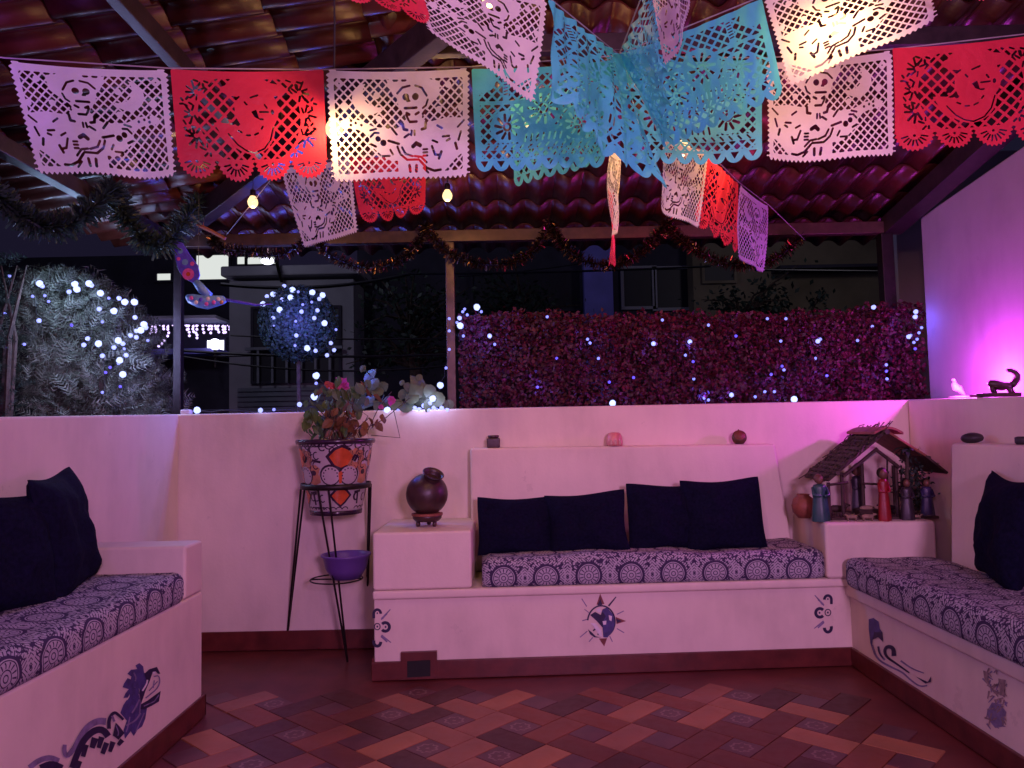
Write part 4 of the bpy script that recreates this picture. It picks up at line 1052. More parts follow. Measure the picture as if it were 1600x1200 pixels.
# feathery shrub over the left wall
def feather(b, base, tip, droop, n, ln, r):
    base, tip = Vector(base), Vector(tip); ax = (tip-base)
    side = ax.cross(Vector((r.gauss(0,1), r.gauss(0,1), r.gauss(0,1)))).normalized()
    prev = base
    for k in range(1, n+1):
        t = k/n; p = base + ax*t - Vector((0, 0, droop*t*t))
        w = ln*math.sin(PI*min(1, .15+t*.85))*r.uniform(.7, 1.2)
        d = (p-prev).normalized()
        for sg in (-1, 1):
            e = p + side*(sg*w) + d*w*.7 + Vector([r.gauss(0, w*.18) for _ in range(3)])
            h = (p-prev)*.42
            b.add([p-h, p+h*.2, e], [(0, 1, 2)])
        prev = p
def feathery(name, label, cx, cy, z0, z1, prof, m, n, seed, ln=.045, yspread=.3, trunk=True):
    r = random.Random(seed); t = empty(name, (cx, cy, z0), label, 'shrub')
    fb = MB()
    for k in range(n):
        v = r.random()**.8; z = z0 + (z1-z0)*v; xl_, xr_ = prof(v)
        u = r.random(); x = xl_ + (xr_-xl_)*u; y = cy + r.uniform(-yspread, yspread)
        o = (u-.5)*2; dr = Vector((o*.8 + r.gauss(0,.35), r.gauss(-.25,.4), .55 + r.gauss(0,.35))).normalized()
        L = r.uniform(.10, .24); b0 = Vector((x, y, z)) - dr*L*.8
        feather(fb, b0, b0 + dr*L, .05*r.random(), 9, ln, r)
    fb.build('foliage', m, t)
    tb = MB()
    for k in range(7):
        x = cx + r.uniform(-.15, .15); tb.tube([(x*.3+cx*.7, cy, z0-.6), (x, cy+r.gauss(0,.05), (z0+z1)/2), (x+r.gauss(0,.15), cy, z1-.12)], [.022, .014, .004], 6)
    tb.build('stem', M['bark'], t)
d_ = 4.95
def xw(px): return at(px, 540, d_).x
za_, zb2 = at(160, 650, d_).z - .1, at(130, 425, d_).z
def cedar_prof(v):
    l = [(0, 38), (.35, 40), (.7, 42), (.88, 50), (1, 80)]; rr = [(0, 285), (.3, 275), (.55, 250), (.72, 222), (.86, 190), (1, 150)]
    f = lambda tb: next(a[1] + (b[1]-a[1])*(v-a[0])/(b[0]-a[0]) for a, b in zip(tb, tb[1:]) if v <= b[0])
    return xw(f(l)), xw(f(rr))
feathery('feathery_shrub', 'pale feathery shrub full of white fairy lights behind the left wall', xw(160), d_, za_, zb2, cedar_prof, M['leaf_cedar'], 2600, 5)
d5 = 4.6
def cyp_prof(v): return at(-70, 500, d5).x, at(46 - 30*v*v, 500, d5).x
feathery('dark_cypress', 'dark narrow cypress at the left picture edge beside the feathery shrub', at(0,500,d5).x, d5, at(0,650,d5).z-.1, at(0,385,d5).z, cyp_prof, M['leaf_dark'], 520, 6, .03, .15)

# clipped leaf ball on a thin stem, full of lights
bc = at(466, 506, 5.25); br = 62/F*5.25
tb_ = empty('leaf_ball', (bc.x, bc.y, bc.z), 'clipped round leaf ball wrapped in blue-white lights behind the wall', 'topiary ball')
r = random.Random(9); fb = MB()
for k in range(4200):
    v = Vector([r.gauss(0,1) for _ in range(3)]).normalized(); rr = br*(.80 + .20*r.random()**.5 + .03*noise.noise(v*5))
    fb.add(leaf_quad(Vector(bc)+v*rr, .013, v, .65), [(0, 1, 2, 3)])
fb.build('foliage', M['leaf_box'], tb_)
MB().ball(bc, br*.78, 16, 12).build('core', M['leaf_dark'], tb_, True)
MB().tube([(bc.x, bc.y, bc.z-br*.7), (bc.x+.01, bc.y, .5), (bc.x, bc.y, -.2)], .014, 7).build('stem', M['bark'], tb_)

# vine with round leaves along the wall top
vt = at(640, 622, 4.46); vine = empty('round_leaf_vine', (vt.x, 4.46, WALL_Z), 'trailing vine with pale round leaves on the wall top beside the middle post', 'plant')
def round_leaf(b, c, s, nrm, r, lobes=0):
    nrm = Vector(nrm).normalized(); a = nrm.cross(Vector((r.gauss(0,1), r.gauss(0,1), 1))).normalized(); d = nrm.cross(a); c = Vector(c); n = 9
    vs = [c + nrm*s*.15] + [c + (a*math.cos(2*PI*k/n) + d*math.sin(2*PI*k/n))*s*(1 + .10*r.gauss(0,1)*(lobes > 0) + (.12*math.cos(5*2*PI*k/n) if lobes else 0)) for k in range(n)]
    b.add(vs, [(0, 1+k, 1+(k+1) % n) for k in range(n)])
lv_me = []
for k in range(5):
    b = MB(); round_leaf(b, (0,0,0), 1.0, (0,-1,.25), r, k % 2); lv_me.append(b.mesh('leaf', M['leaf_pale']))
for (x, y, s) in [(652,598,13),(640,606,11),(650,612,12),(664,606,9),(672,612,12),(682,624,14),(693,632,9),(630,616,9),(644,622,12),(660,628,15),(672,634,12),(620,632,10),(606,628,11),(592,634,10),(612,640,9),(636,636,12),(584,600,11),(578,586,12),(590,612,10),(598,604,9),(567,576,6),(702,632,8),(560,622,12),(575,628,13),(548,612,10),(628,598,5),(655,590,6)]:
    put('leaf', lv_me[r.randrange(5)], at(x, y, 4.42 + r.uniform(-.03, .09)), vine, (r.uniform(-.5,.5), r.uniform(-.3,.3), r.uniform(-.6,.6)), s/F*4.4)
vs_ = MB()
for p in ([(560,640),(575,610),(580,588),(568,576)], [(590,640),(600,618),(592,604)], [(640,642),(648,618),(645,600)], [(700,640),(684,628),(668,612)], [(600,640),(650,634),(700,640)]):
    vs_.tube([at(x, y, 4.43) for x, y in p], .003, 4)
vs_.build('stem', M['leaf_dark'], vine)

# ================================================================== POT STAND, POT, PLANT
SX, SY = at(525, 760, 4.08).x, 4.08
def zat(y): return at(525, y, SY - .0).z
zr, zm, zbm = zat(690), zat(758), zat(799)
st = empty('pot_stand', (SX, SY, 0), 'tall black wire stand with three hairpin legs holding the painted pot', 'plant stand')
def ringband(R_, z, h, t=.006): return [(R_, z-h/2), (R_+t, z-h/2), (R_+t, z+h/2), (R_, z+h/2), (R_, z-h/2)]
def ring(R_, z, h, name, par, m=M['dark'], n=40):
    b = MB(); vs = []; pr = ringband(R_, z, h)[:4]
    for q, w in pr:
        for k in range(n): vs.append((SX+q*math.cos(2*PI*k/n), SY+q*math.sin(2*PI*k/n), w))
    fs = [(i*n+k, i*n+(k+1) % n, ((i+1) % 4)*n+(k+1) % n, ((i+1) % 4)*n+k) for i in range(4) for k in range(n)]
    return b.add(vs, fs).build(name, m, par, True)
def px2(px, py): 
    p = at(px, py, SY); return p
r_m = 52/F*SY
ring(r_m, zm, .028, 'upper_ring', st)
for (fx, fy, a0) in ((447, 1012, 175), (543, 1034, 262), (572, 1000, 20)):
    f = atz(fx, fy, 0.0); b = []
    for da in (-9, 9):
        a = math.radians(a0+da); t0 = Vector((SX+(r_m+.004)*math.cos(a), SY+(r_m+.004)*math.sin(a), zm))
        MB().tube([t0, t0.lerp(f, .5), f], .0058, 6).build('leg', M['dark'], st)
zs = at(505, 905, SY).z
MB().tube([(SX+.135*math.cos(2*PI*k/28), SY+.135*math.sin(2*PI*k/28), zs) for k in range(29)], .004, 5, False).build('lower_ring', M['dark'], st)
MB().tube([(SX-.135, SY, zs), (SX+.135, SY, zs)], .004, 5).build('lower_ring', M['dark'], st)
bowl = MB(); bx, bz = at(541, 900, SY).x, zs+.004
bowl.lathe([(.075, bz), (.105, bz+.05), (.120, bz+.11), (.130, bz+.118), (.130, bz+.126), (.122, bz+.126), (.115, bz+.112), (.098, bz+.05), (.07, bz+.01)], 28, (bx, SY, 0))
tag(bowl.build('plastic_bowl', M['plastic_purple'], None, True), 'purple plastic bowl resting low inside the black pot stand', 'bowl')
R0, R1 = 57/F*SY, 38/F*SY
def prad(z): return R1 + (R0-R1)*max(0, min(1, (z-zbm)/(zr-zbm)))**.85
pot = empty('painted_pot', (SX, SY, zbm), 'talavera style painted flower pot with orange lozenges in the black wire stand', 'flower pot')
zz = [zbm + (zr-zbm)*k/14 for k in range(15)]
MB().lathe([(.03, zbm-.002)] + [(prad(z), z) for z in zz] + [(R0*.90, zr), (R1*.96, zbm+.03)], 44, (SX, SY, 0)).build('body', M['glaze_white'], pot, True)
MB().lathe([(R0*.9, zr-.004), (R0+.010, zr-.010), (R0+.014, zr+.004), (R0+.010, zr+.014), (R0*.92, zr+.012), (R0*.9, zr)], 44, (SX, SY, 0)).build('rim', M['glaze_dark'], pot, True)
MB().lathe([(R1*.8, zbm-.012), (R1+.004, zbm-.010), (R1+.007, zbm+.012), (R1*.9, zbm+.016)], 40, (SX, SY, 0)).build('foot', M['glaze_dark'], pot, True)
MB().lathe([(.01, zr-.02), (R0*.88, zr-.02), (R0*.88, zr-.03)], 30, (SX, SY, 0)).build('soil', M['bark'], pot)
def potmap(turn, lift):
    def f(x, y):
        z = zr - (y-715)/(1385-715)*(zr-zbm)*1.0      # detail zoom rows: rim 715, foot about 1385
        a = math.radians(-90 + turn) + (x-490)/300.0*1.05
        R_ = prad(z) + lift; return Vector((SX+R_*math.cos(a), SY+R_*math.sin(a), z))
    return f
def fan(cx, cy, rx, ry, a0, a1): return [(cx, cy+ry*.55)] + arc2(cx, cy, rx, ry, a0, a1, 12)
loz = [(600,765),(650,790),(695,850),(650,930),(595,955),(545,930),(500,850),(550,790)]
def shrink(p, k): 
    cx = sum(q[0] for q in p)/len(p); cy = sum(q[1] for q in p)/len(p); return [(cx+(x-cx)*k, cy+(y-cy)*k) for x, y in p]
loz2 = [(600,1140),(650,1170),(690,1215),(640,1275),(598,1310),(556,1275),(506,1215),(550,1170)]
for turn in (0, 92, 184, 276, -46):
    side = turn == -46
    L1 = MB(); L2 = MB(); L3 = MB(); L4 = MB(); m1, m2, m3 = potmap(turn, .0012), potmap(turn, .0020), potmap(turn, .0028)
    def addp(mbx, p, mp):          # cut into narrow upright strips so that the paint hugs the round body
        xs = [q[0] for q in p]; k0, k1 = math.floor(min(xs)/14), math.ceil(max(xs)/14)
        for k in range(k0, k1):
            q = p
            for lim, sg in ((k*14, 1), ((k+1)*14, -1)):
                o = []
                for a, b in zip(q, q[1:]+q[:1]):
                    ia, ib = (a[0]-lim)*sg >= 0, (b[0]-lim)*sg >= 0
                    if ia: o.append(a)
                    if ia != ib: t = (lim-a[0])/(b[0]-a[0]); o.append((lim, a[1]+(b[1]-a[1])*t))
                q = o
                if len(q) < 3: break
            if len(q) >= 3: poly_faces(mbx, [mp(*z) for z in q])
    if not side:
        addp(L1, shrink(loz, 1.28), m1); addp(L1, shrink(loz2, 1.2), m1)
        for cx in (508, 668): addp(L1, arc2(cx, 1020, 92, 100, 0, 350, 16), m1)
        for q in (((330,770),(345,900)), ((300,880),(345,800)), ((350,880),(430,900)), ((250,900),(290,820)), ((760,850),(740,960)), ((320,1180),(330,1300)), ((280,1190),(360,1180))):
            for s4 in stroke2(q, 22): addp(L1, s4, m1)
        addp(L2, shrink(loz, .98), m2); addp(L2, shrink(loz2, .92), m2); addp(L2, [(575,1000),(600,985),(612,1010),(602,1100),(582,1100)], m3)
        addp(L3, [(290,960),(320,930),(380,925),(420,960),(400,1010),(420,1090),(360,1115),(300,1095),(315,1010)], m1)
        for cx, a0, a1 in ((508, 170, 330), (668, 210, 370)):
            addp(L4, arc2(cx, 1025, 78, 84, 0, 350, 16), m2)
            for k in range(9):
                a = math.radians(150 + k*27); c0 = (cx+60*math.cos(a), 1025+64*math.sin(a)); addp(L1, arc2(c0[0], c0[1], 7, 8, 0, 300, 5), m3)
        addp(L1, arc2(355, 1000, 26, 26, 0, 350, 10), m2)
    if side or turn == 92:
        for mm in (potmap(turn, .0012), potmap(turn + 92, .0012)):
            for q in range(8):
                a = 2*PI*q/8; addp(L3, arc2(490 + 62*math.cos(a), 870 + 66*math.sin(a), 30, 32, 0, 340, 9), mm)
            addp(L1, arc2(490, 870, 34, 36, 0, 345, 10), potmap(turn + (0 if mm is not None else 0), .0020))
    for q in range(6):
        x0 = 330 + 64*q; 
        for s4 in stroke2(arc2(x0, 735, 30, 22, 0, 180, 8), 10): addp(L1, s4, m1)
        for s4 in stroke2(arc2(x0, 1345, 30, 22, 180, 360, 8), 10): addp(L1, s4, m1)
    for s4 in stroke2(S([(240,1120),(330,1125),(450,1118),(540,1128),(650,1120),(760,1125)]), 16): addp(L1, s4, m1)
    for (cx, cy) in ((285,830),(395,840),(760,800),(800,930),(300,1230),(420,1240),(770,1230),(450,760),(730,745)):
        for s4 in stroke2(arc2(cx, cy, 26, 34, 40, 290, 9), 11): addp(L1, s4, m1)
    for b, mt in ((L1, 'glaze_dark'), (L2, 'glaze_orange'), (L3, 'glaze_sand'), (L4, 'glaze_white')):
        if b.f: tag(b.build('painted_motif', M[mt], pot), kind='stuff')
pl = empty('potted_plant', (SX, SY, zr), 'bushy plant with pale and dry leaves and pink blooms growing in the painted pot', 'plant')
pm_leaf = []
for mt in ('leaf_green', 'leaf_dry', 'leaf_pale'):
    b = MB(); n = 8
    pts = [(0,0,0),(.28,.25,.08),(.42,.62,.05),(.25,1.0,-.05),(0,1.25,-.14),(-.25,1.0,-.05),(-.42,.62,.05),(-.28,.25,.08),(0,.6,-.02)]
    b.add(pts, [(0,1,8),(1,2,8),(2,3,8),(3,4,8),(4,5,8),(5,6,8),(6,7,8),(7,0,8)]); pm_leaf.append(b.mesh('leaf', M[mt]))
sm = MB(); r = random.Random(12)
lv_pos = []
for (cx, cy, w, h, n, mi) in ((500,655,26,26,26,0),(530,648,26,34,40,1),(545,622,34,30,26,2),(562,668,18,14,14,1),(492,640,18,18,12,0),(515,618,26,22,16,0),(570,600,16,24,9,2),(590,655,14,10,6,1),(540,668,26,14,16,1)):
    for k in range(n):
        lv_pos.append((cx + r.gauss(0, w*.5), cy + r.gauss(0, h*.5), mi if r.random() < .75 else r.randrange(2)))
for (x, y, mi) in lv_pos:
    p = at(x, min(y, 684), SY + r.uniform(-.12, .10)); s = r.uniform(.035, .065)
    put('leaf', pm_leaf[mi], p, pl, (r.uniform(-2.3, -.6), r.uniform(-.9, .9), r.uniform(0, 6.3)), s)
for k in range(16):
    x, y, _ = lv_pos[r.randrange(len(lv_pos))]; e = at(x, y, SY); s = Vector((SX + r.gauss(0, .05), SY + r.gauss(0, .05), zr-.02))
    sm.tube([s, s.lerp(e, .5) + Vector((r.gauss(0,.02), r.gauss(0,.02), .03)), e], [.004, .003, .002], 4)
for p in ([(575,672),(590,640),(612,612)], [(560,676),(575,650),(560,640),(575,626)], [(488,684),(475,668),(482,640)], [(580,680),(625,684),(615,640)], [(570,670),(600,655),(640,622)]):
    sm.tube([at(x, y, SY+.02) for x, y in p], .0022, 4)
sm.build('stem', M['bark'], pl)
for (x, y, m, s) in ((533,598,'petal_pink',.030),(525,606,'petal_red',.022),(517,604,'petal_red',.024),(540,603,'petal_pink',.022),(512,600,'petal_red',.016),(612,626,'petal_pink',.022),(596,636,'petal_pink',.014)):
    b = MB(); c = at(x, y, SY-.02)
    for k in range(6):
        a = 2*PI*k/6 + r.random(); dv = Vector((math.cos(a), -.35, math.sin(a))).normalized(); b.add(leaf_quad(c + dv*s*.6, s*.75, Vector((0, -1, .2)), .7), [(0, 1, 2, 3)])
    b.build('flower', M[m], pl)

# ================================================================== ORNAMENTS
jd = 4.02; jc = at(667, 772, jd); jr = 32.5/F*jd
jz = .7125
# little three-legged stand
js = empty('jar_stand', (jc.x, jd, jz), 'small dark clay tripod dish under the round clay jar', 'stand')
zt_ = jc.z - jr*.93
MB().lathe([(.02, jz+.022), (.060, jz+.026), (.075, jz+.040), (.078, zt_), (.068, zt_+.002), (.05, jz+.040)], 26, (jc.x, jd, 0)).build('dish', M['clay'], js, True)
MB().lathe([(.079, zt_-.008), (.082, zt_-.004), (.081, zt_+.004), (.070, zt_+.005)], 26, (jc.x, jd, 0)).build('dish_rim', M['terracotta'], js, True)
for k in range(3):
    a = 2*PI*k/3 - .6; x, y = jc.x + .05*math.cos(a), jd + .05*math.sin(a)
    MB().lathe([(.008, jz+.0005), (.012, jz+.008), (.010, jz+.03)], 8, (x, y, 0)).build('foot', M['clay'], js, True)
jar = empty('clay_jar', (jc.x, jd, jc.z), 'round dark clay jar with tilted mouth on the left plinth', 'jar')
ax = Vector((.32, -.45, .84)).normalized()
prof = [(jr*math.sin(PI*k/16)+1e-4, -jr*math.cos(PI*k/16)) for k in range(14)]
MB().lathe(prof + [(jr*.40, jr*.93)], 32, jc, ax).build('body', M['clay'], jar, True)
MB().lathe([(jr*.44, jr*.82), (jr*.40, jr*.98), (jr*.47, jr*1.17), (jr*.52, jr*1.20), (jr*.47, jr*1.21), (jr*.37, jr*1.05), (jr*.34, jr*.85), (.002, jr*.8)], 28, jc, ax).build('neck', M['clay'], jar, True)

SH = 1.1045; sd = 4.31
c = at(771, 690, sd)
h = empty('dark_holder', (c.x, sd, SH), 'small dark carved square holder at the left end of the backrest top', 'candle holder')
MB().hexa([(c.x-.036, sd-.035, SH), (c.x+.036, sd-.035, SH), (c.x+.036, sd+.035, SH), (c.x-.036, sd+.035, SH), (c.x-.037, sd-.037, SH+.052), (c.x+.037, sd-.037, SH+.052), (c.x+.037, sd+.037, SH+.052), (c.x-.037, sd+.037, SH+.052)]).build('body', M['clay'], h, bevel=.005)
MB().lathe([(.026, SH+.0525), (.030, SH+.055), (.032, SH+.068), (.026, SH+.069), (.024, SH+.058)], 16, (c.x, sd, 0)).build('collar', M['clay'], h, True)
c = at(960, 688, sd)
v = empty('rose_votive', (c.x, sd, SH-.004), 'small domed rose votive in the middle of the backrest top', 'candle holder')
MB().lathe([(.044, SH-.004), (.047, SH+.01), (.044, SH+.045), (.034, SH+.066), (.022, SH+.071), (.006, SH+.072)], 20, (c.x, sd, 0)).build('dome', M['votive'], v, True)
for k in range(3):
    x = c.x - .024 + .024*k; MB().box((x-.005, sd-.0485, SH+.004), (x+.005, sd-.0440, SH+.03)).build('slot', M['glaze_sand'], v)
c = at(1155, 681, sd); cz = SH-.008+.037
cn = empty('coconut_shell', (c.x, sd, SH-.008), 'cut coconut shell cup with pale inside at the right end of the backrest top', 'shell')
axc = Vector((-.15, -.80, .55)).normalized()
MB().lathe([(1e-3, -.042), (.02, -.038), (.036, -.022), (.041, 0), (.037, .018), (.031, .024)], 20, (c.x, sd, cz), axc).build('shell', M['coconut'], cn, True)
MB().lathe([(.0312, .0242), (.027, .012), (.016, .002), (1e-3, -.002)], 20, (c.x, sd, cz), axc).build('inside', M['terracotta'], cn, True)
MB().lathe([(.012, cz+.030), (.006, cz+.040), (.001, cz+.046)], 8, (c.x, sd+.008, 0)).build('tip', M['coconut'], cn, True)
c = at(1519, 684, 3.3); SR = 1.0955
b = MB().ball((2.17, 3.10, SR+.024), .046, 18, 12, (1, 1.15, .56)); 
for i, p in enumerate(b.v):
    n_ = noise.noise(Vector(p)*22)*.004; b.v[i] = (p[0]+n_, p[1]+n_, max(p[2]+n_, SR+.0005))
bo = b.build('dark_stone', M['stone_dark'], None, True); tag(bo, 'black oval stone on the right bench backrest top', 'stone')
pp = atx(1519, 684, 2.17); bo.location = (0, pp.y-3.10, 0)
b = MB(); pp = atx(1600, 690, 2.17); b.lathe([(.028, SR+.0005), (.034, SR+.008), (.034, SR+.030), (.025, SR+.034), (.01, SR+.034)], 14, (2.17, pp.y, 0))
tag(b.build('dark_saucer', M['stone_dark'], None, True), 'small black dish at the picture edge on the right bench backrest', 'dish')

# ---- figurines on the magenta ledge
LXm = RX + .12
def ledge_z(y): return 1.19 + (WALL_Z-1.19)*(y+1.5)/(WALL_Y-.004+1.5) + .001
fg = atx(1565, 612, LXm); fz = ledge_z(fg.y)
def Fp(x, y, dy=0.0): p = atplane(1440 + x/10, 540 + y/10, (LXm, fg.y, 0), Vector((0, 1, 0))); return Vector((p.x+dy*.5, p.y+dy*.5, p.z))
zfix = fz - Fp(1200, 825).z
def FP(x, y, dy=0): return Fp(x, y, dy) + Vector((0, 0, zfix))
fig = empty('crouching_figurine', (fg.x, fg.y, fz), 'dark long-tailed animal figurine in front of the bright magenta glow', 'figurine')
MB().tube([FP(1060,640), FP(1080,625), FP(1150,635), FP(1260,660), FP(1340,650), FP(1400,640)], [.010, .020, .024, .022, .018, .012], 10).build('body', M['clay'], fig, True)
MB().tube([FP(1050,650), FP(1075,628), FP(1120,600), FP(1112,570)], [.006, .018, .014, .004], 9).build('head', M['clay'], fig, True)
MB().tube([FP(1400,645), FP(1450,610), FP(1490,550), FP(1495,490), FP(1460,440), FP(1400,415), FP(1335,410)], [.017, .016, .016, .015, .013, .012, .009], 8).build('tail', M['clay'], fig, True)
for p in ([FP(1100,660,-.01), FP(1110,710,-.012), FP(1130,770,-.012)], [FP(1110,660,.012), FP(1125,710,.014), FP(1150,770,.014)], [FP(1340,665,-.01), FP(1380,720,-.012), FP(1400,775,-.012)], [FP(1350,665,.012), FP(1400,720,.014), FP(1440,775,.014)]):
    MB().tube(p, [.012, .010, .009], 7).build('leg', M['clay'], fig, True)
a_, b_ = FP(905,800), FP(1510,800)
MB().beam((a_.x, a_.y, fz+.010), (b_.x, b_.y, fz+.010), .06, .018).build('base', M['wood'], fig, bevel=.004)
def dove_pt(x, y, dy=0): p = atplane(1440 + x/10, 540 + y/10, (LXm-.03, dvy, 0), Vector((0, 1, 0))); return Vector((p.x+dy, p.y, p.z))
dv0 = atx(1490, 620, LXm-.03); dvy = dv0.y; dz = ledge_z(dvy)
zf2 = dz + .008 - dove_pt(560, 840).z
dvp = lambda x, y: dove_pt(x, y) + Vector((0, 0, zf2))
dv = empty('white_bird_figurine', (dv0.x, dvy, dz), 'small white bird figurine on the ledge lit bright magenta', 'figurine')
MB().tube([dvp(470,570), dvp(500,575), dvp(515,600)], [.002, .010, .008], 8).build('head', M['white_paint'], dv, True)
MB().tube([dvp(512,595), dvp(510,650), dvp(530,700), dvp(590,730), dvp(640,780), dvp(690,830)], [.008, .016, .021, .016, .010, .003], 9).build('body', M['white_paint'], dv, True)
MB().tube([dvp(540,670), dvp(600,700), dvp(650,770)], [.012, .012, .004], 6).build('wing', M['white_paint'], dv, True)
MB().lathe([(.036, dz+.0005), (.052, dz+.004), (.054, dz+.010), (.03, dz+.009)], 18, (dvp(590,800).x, dvp(590,800).y, 0)).build('plate', M['white_paint'], dv, True)
# the small spot behind the figurine
sz = ledge_z(3.85)
sp = empty('ledge_spotlight', (2.33, 3.85, sz), 'small black ledge spotlight casting the magenta glow on the right wall', 'lamp')
MB().lathe([(.03, sz+.0005), (.034, sz+.006), (.034, sz+.014), (.020, sz+.016)], 16, (2.33, 3.85, 0)).build('housing', M['dark'], sp, True)
# ================================================================== NATIVITY
PZ = .7055
def N(x, y, d): return at(1230 + x/6.4, 660 + y/6.4, d)
nf, nk = 3.98, 4.22
nb_ = N(820, 880, nf); sb = empty('nativity_stable', (nb_.x, 4.1, PZ), 'rustic wooden nativity stable with dark slanted roof on the corner plinth', 'nativity stable')
x0, x1 = N(380, 0, nf).x, N(1440, 0, nf).x
MB().box((x0, nf-.03, PZ+.0005), (x1, nk+.05, PZ+.014)).build('base_board', M['wood'], sb, bevel=.003)
zr_ = N(880, 110, nf).z
def roofpanel(a, b, m, name, t=.012):
    (ax, az), (bx, bz) = a, b; d = Vector((bx-ax, 0, bz-az)).normalized(); n = Vector((-d.z, 0, d.x))*t
    if n.z < 0: n = -n
    P = [Vector((ax, nf-.05, az)), Vector((bx, nf-.05, bz)), Vector((bx, nk+.02, bz)), Vector((ax, nk+.02, az))]
    return MB().hexa(P + [p + n for p in P]).build(name, m, sb, bevel=.002)
def XZ(x, y): p = N(x, y, 4.08); return p.x, p.z
apex = XZ(860, 100)
roofpanel(XZ(300, 575), apex, M['wood'], 'roof_panel')
roofpanel(apex, XZ(1235, 335), M['terracotta'], 'roof_panel')
roofpanel(XZ(1225, 330), XZ(1440, 500), M['wood'], 'roof_panel')
rdg = MB(); c0 = N(870, 200, 4.1)
rp = [XZ(730 + 280*k/8, 118 - 52*math.sin(PI*k/8)) for k in range(9)]
for (xa_, za1), (xb_, zb1) in zip(rp, rp[1:]):
    rdg.hexa([(xa_, nf-.06, za1), (xb_, nf-.06, zb1), (xb_, nk+.025, zb1), (xa_, nk+.025, za1), (xa_, nf-.06, za1+.012), (xb_, nf-.06, zb1+.012), (xb_, nk+.025, zb1+.012), (xa_, nk+.025, za1+.012)])
rdg.build('roof_ridge', M['terracotta'], sb)
for k in range(13):           # straw bundles laid on the dark slope
    t = (k+.5)/13; a = Vector((XZ(300, 575)[0], 0, XZ(300, 575)[1])).lerp(Vector((apex[0], 0, apex[1])), t)
    MB().tube([(a.x+rnd.uniform(-.006,.006), nf-.05+rnd.uniform(-.035,.02), a.z+.014+rnd.uniform(-.003,.004)), (a.x+rnd.uniform(-.004,.004), nf+.1, a.z+.020), (a.x+rnd.uniform(-.006,.01), nk+rnd.uniform(-.01,.04), a.z+.016)], rnd.uniform(.007, .015), 6).build('roof_pole', M['bark'], sb)
th = MB(); r = random.Random(17); A0 = Vector((XZ(300, 575)[0], 0, XZ(300, 575)[1])); A1 = Vector((apex[0], 0, apex[1]))
for k in range(260):
    c_ = A0.lerp(A1, r.random()); c_.y = r.uniform(nf-.07, nk+.02); c_.z += .018 + r.random()*.014
    a = r.gauss(0, .5); l = r.uniform(.02, .06); dv_ = ((A1-A0).normalized()*math.cos(a) + Vector((0, math.sin(a), 0)))*l
    th.tube([c_-dv_, c_+Vector((0, 0, r.gauss(0, .004))), c_+dv_+Vector((0, 0, r.gauss(0, .006)))], .0028, 3)
tag(th.build('thatch', M['bark'], sb), kind='stuff')
def bm_(a, b, d, w=.016, m='wood', name='beam'):
    MB().tube([N(*a, d), N(*b, d)], w/2, 7).build(name, M[m], sb)
bm_((900,260), (560,540), nf-.02, .018); bm_((880,265), (1120,450), nf-.02, .018)
bm_((880,300), (720,420), nf+.01, .012, 'cord'); bm_((700,410), (560,530), nf+.02, .012, 'cord')
for (x, ya, yb, d) in ((545,500,830,nf), (745,400,830,nf+.06), (1085,430,830,nf), (410,600,830,nf), (1290,480,830,nk), (720,400,820,nk), (1060,430,820,nk)):
    MB().tube([(N(x, ya, d).x, d, N(x, ya, d).z), (N(x, ya, d).x, d, PZ+.012)], .009, 7).build('post', M['wood'], sb)
bm_((395,628), (610,600), nf-.005, .014); bm_((770,612), (905,618), nf+.02, .012); bm_((1080,640), (1290,650), nf+.02, .012)
for k in range(5): bm_((1000+70*k, 350+40*k), (1000+70*k, 700), nk, .010, 'bark')
def robed(name, x, ytop, w, m, label, hair='wood', d=3.93, arms=True):
    top = N(x, ytop, d); h = top.z - PZ; b = Vector((top.x, d, PZ)); W = w/6.4/F*d
    t = empty(name, b, label, 'nativity figure', 'painted nativity figures')
    n = 20; mb = MB()
    prof = [(.50, .001), (.52, .04), (.47, .25), (.40, .48), (.36, .62), (.40, .72), (.34, .78), (.14, .80)]
    for q, z in prof:
        for k in range(n):
            a = 2*PI*k/n; f = 1 + .09*math.cos(5*a+1)*(1-z)
            mb.v.append((b.x + q*W*f*math.cos(a), b.y + q*W*.8*f*math.sin(a), b.z + z*h))
    mb.f += [(i*n+k, i*n+(k+1) % n, (i+1)*n+(k+1) % n, (i+1)*n+k) for i in range(len(prof)-1) for k in range(n)]
    mb.build('robe', M[m], t, True)
    MB().ball((b.x, b.y-.004, b.z+.885*h), .082*h, 12, 9, (1, 1, 1.2)).build('head', M['skin_clay'], t, True)
    MB().ball((b.x, b.y+.006, b.z+.905*h), .094*h, 12, 9, (1.05, 1, 1.12)).build('hair', M[hair], t, True)
    if arms:
        for s in (-1, 1):
            MB().tube([(b.x+s*W*.36, b.y, b.z+.72*h), (b.x+s*W*.42, b.y-W*.25, b.z+.56*h), (b.x+s*W*.10, b.y-W*.48, b.z+.55*h)], [W*.12, W*.11, W*.07], 8).build('arm', M[m], t, True)
M['skin_clay'] = plain('ochre_clay', (0.13, 0.055, 0.035), 0.5, 0, .3, 30); M['robe_teal'] = plain('teal_glaze', (0.022, 0.075, 0.075), 0.4, 0, .3, 20); M['robe_red'] = plain('red_glaze', (0.25, 0.010, 0.015), 0.4, 0, .25, 20)
M['robe_blue'] = plain('blue_glaze', (0.03, 0.022, 0.08), 0.4, 0, .3, 20); M['robe_dark'] = plain('black_glaze', (0.03, 0.02, 0.03), 0.4, 0, .3, 20)
M['fleece'] = plain('cream_fleece', (0.28, 0.19, 0.13), 0.9, 0, .25, 60, .5)
robed('robed_figure', 315, 520, 170, 'robe_teal', 'teal robed nativity figure at the left of the stable', 'skin_clay', 3.94)
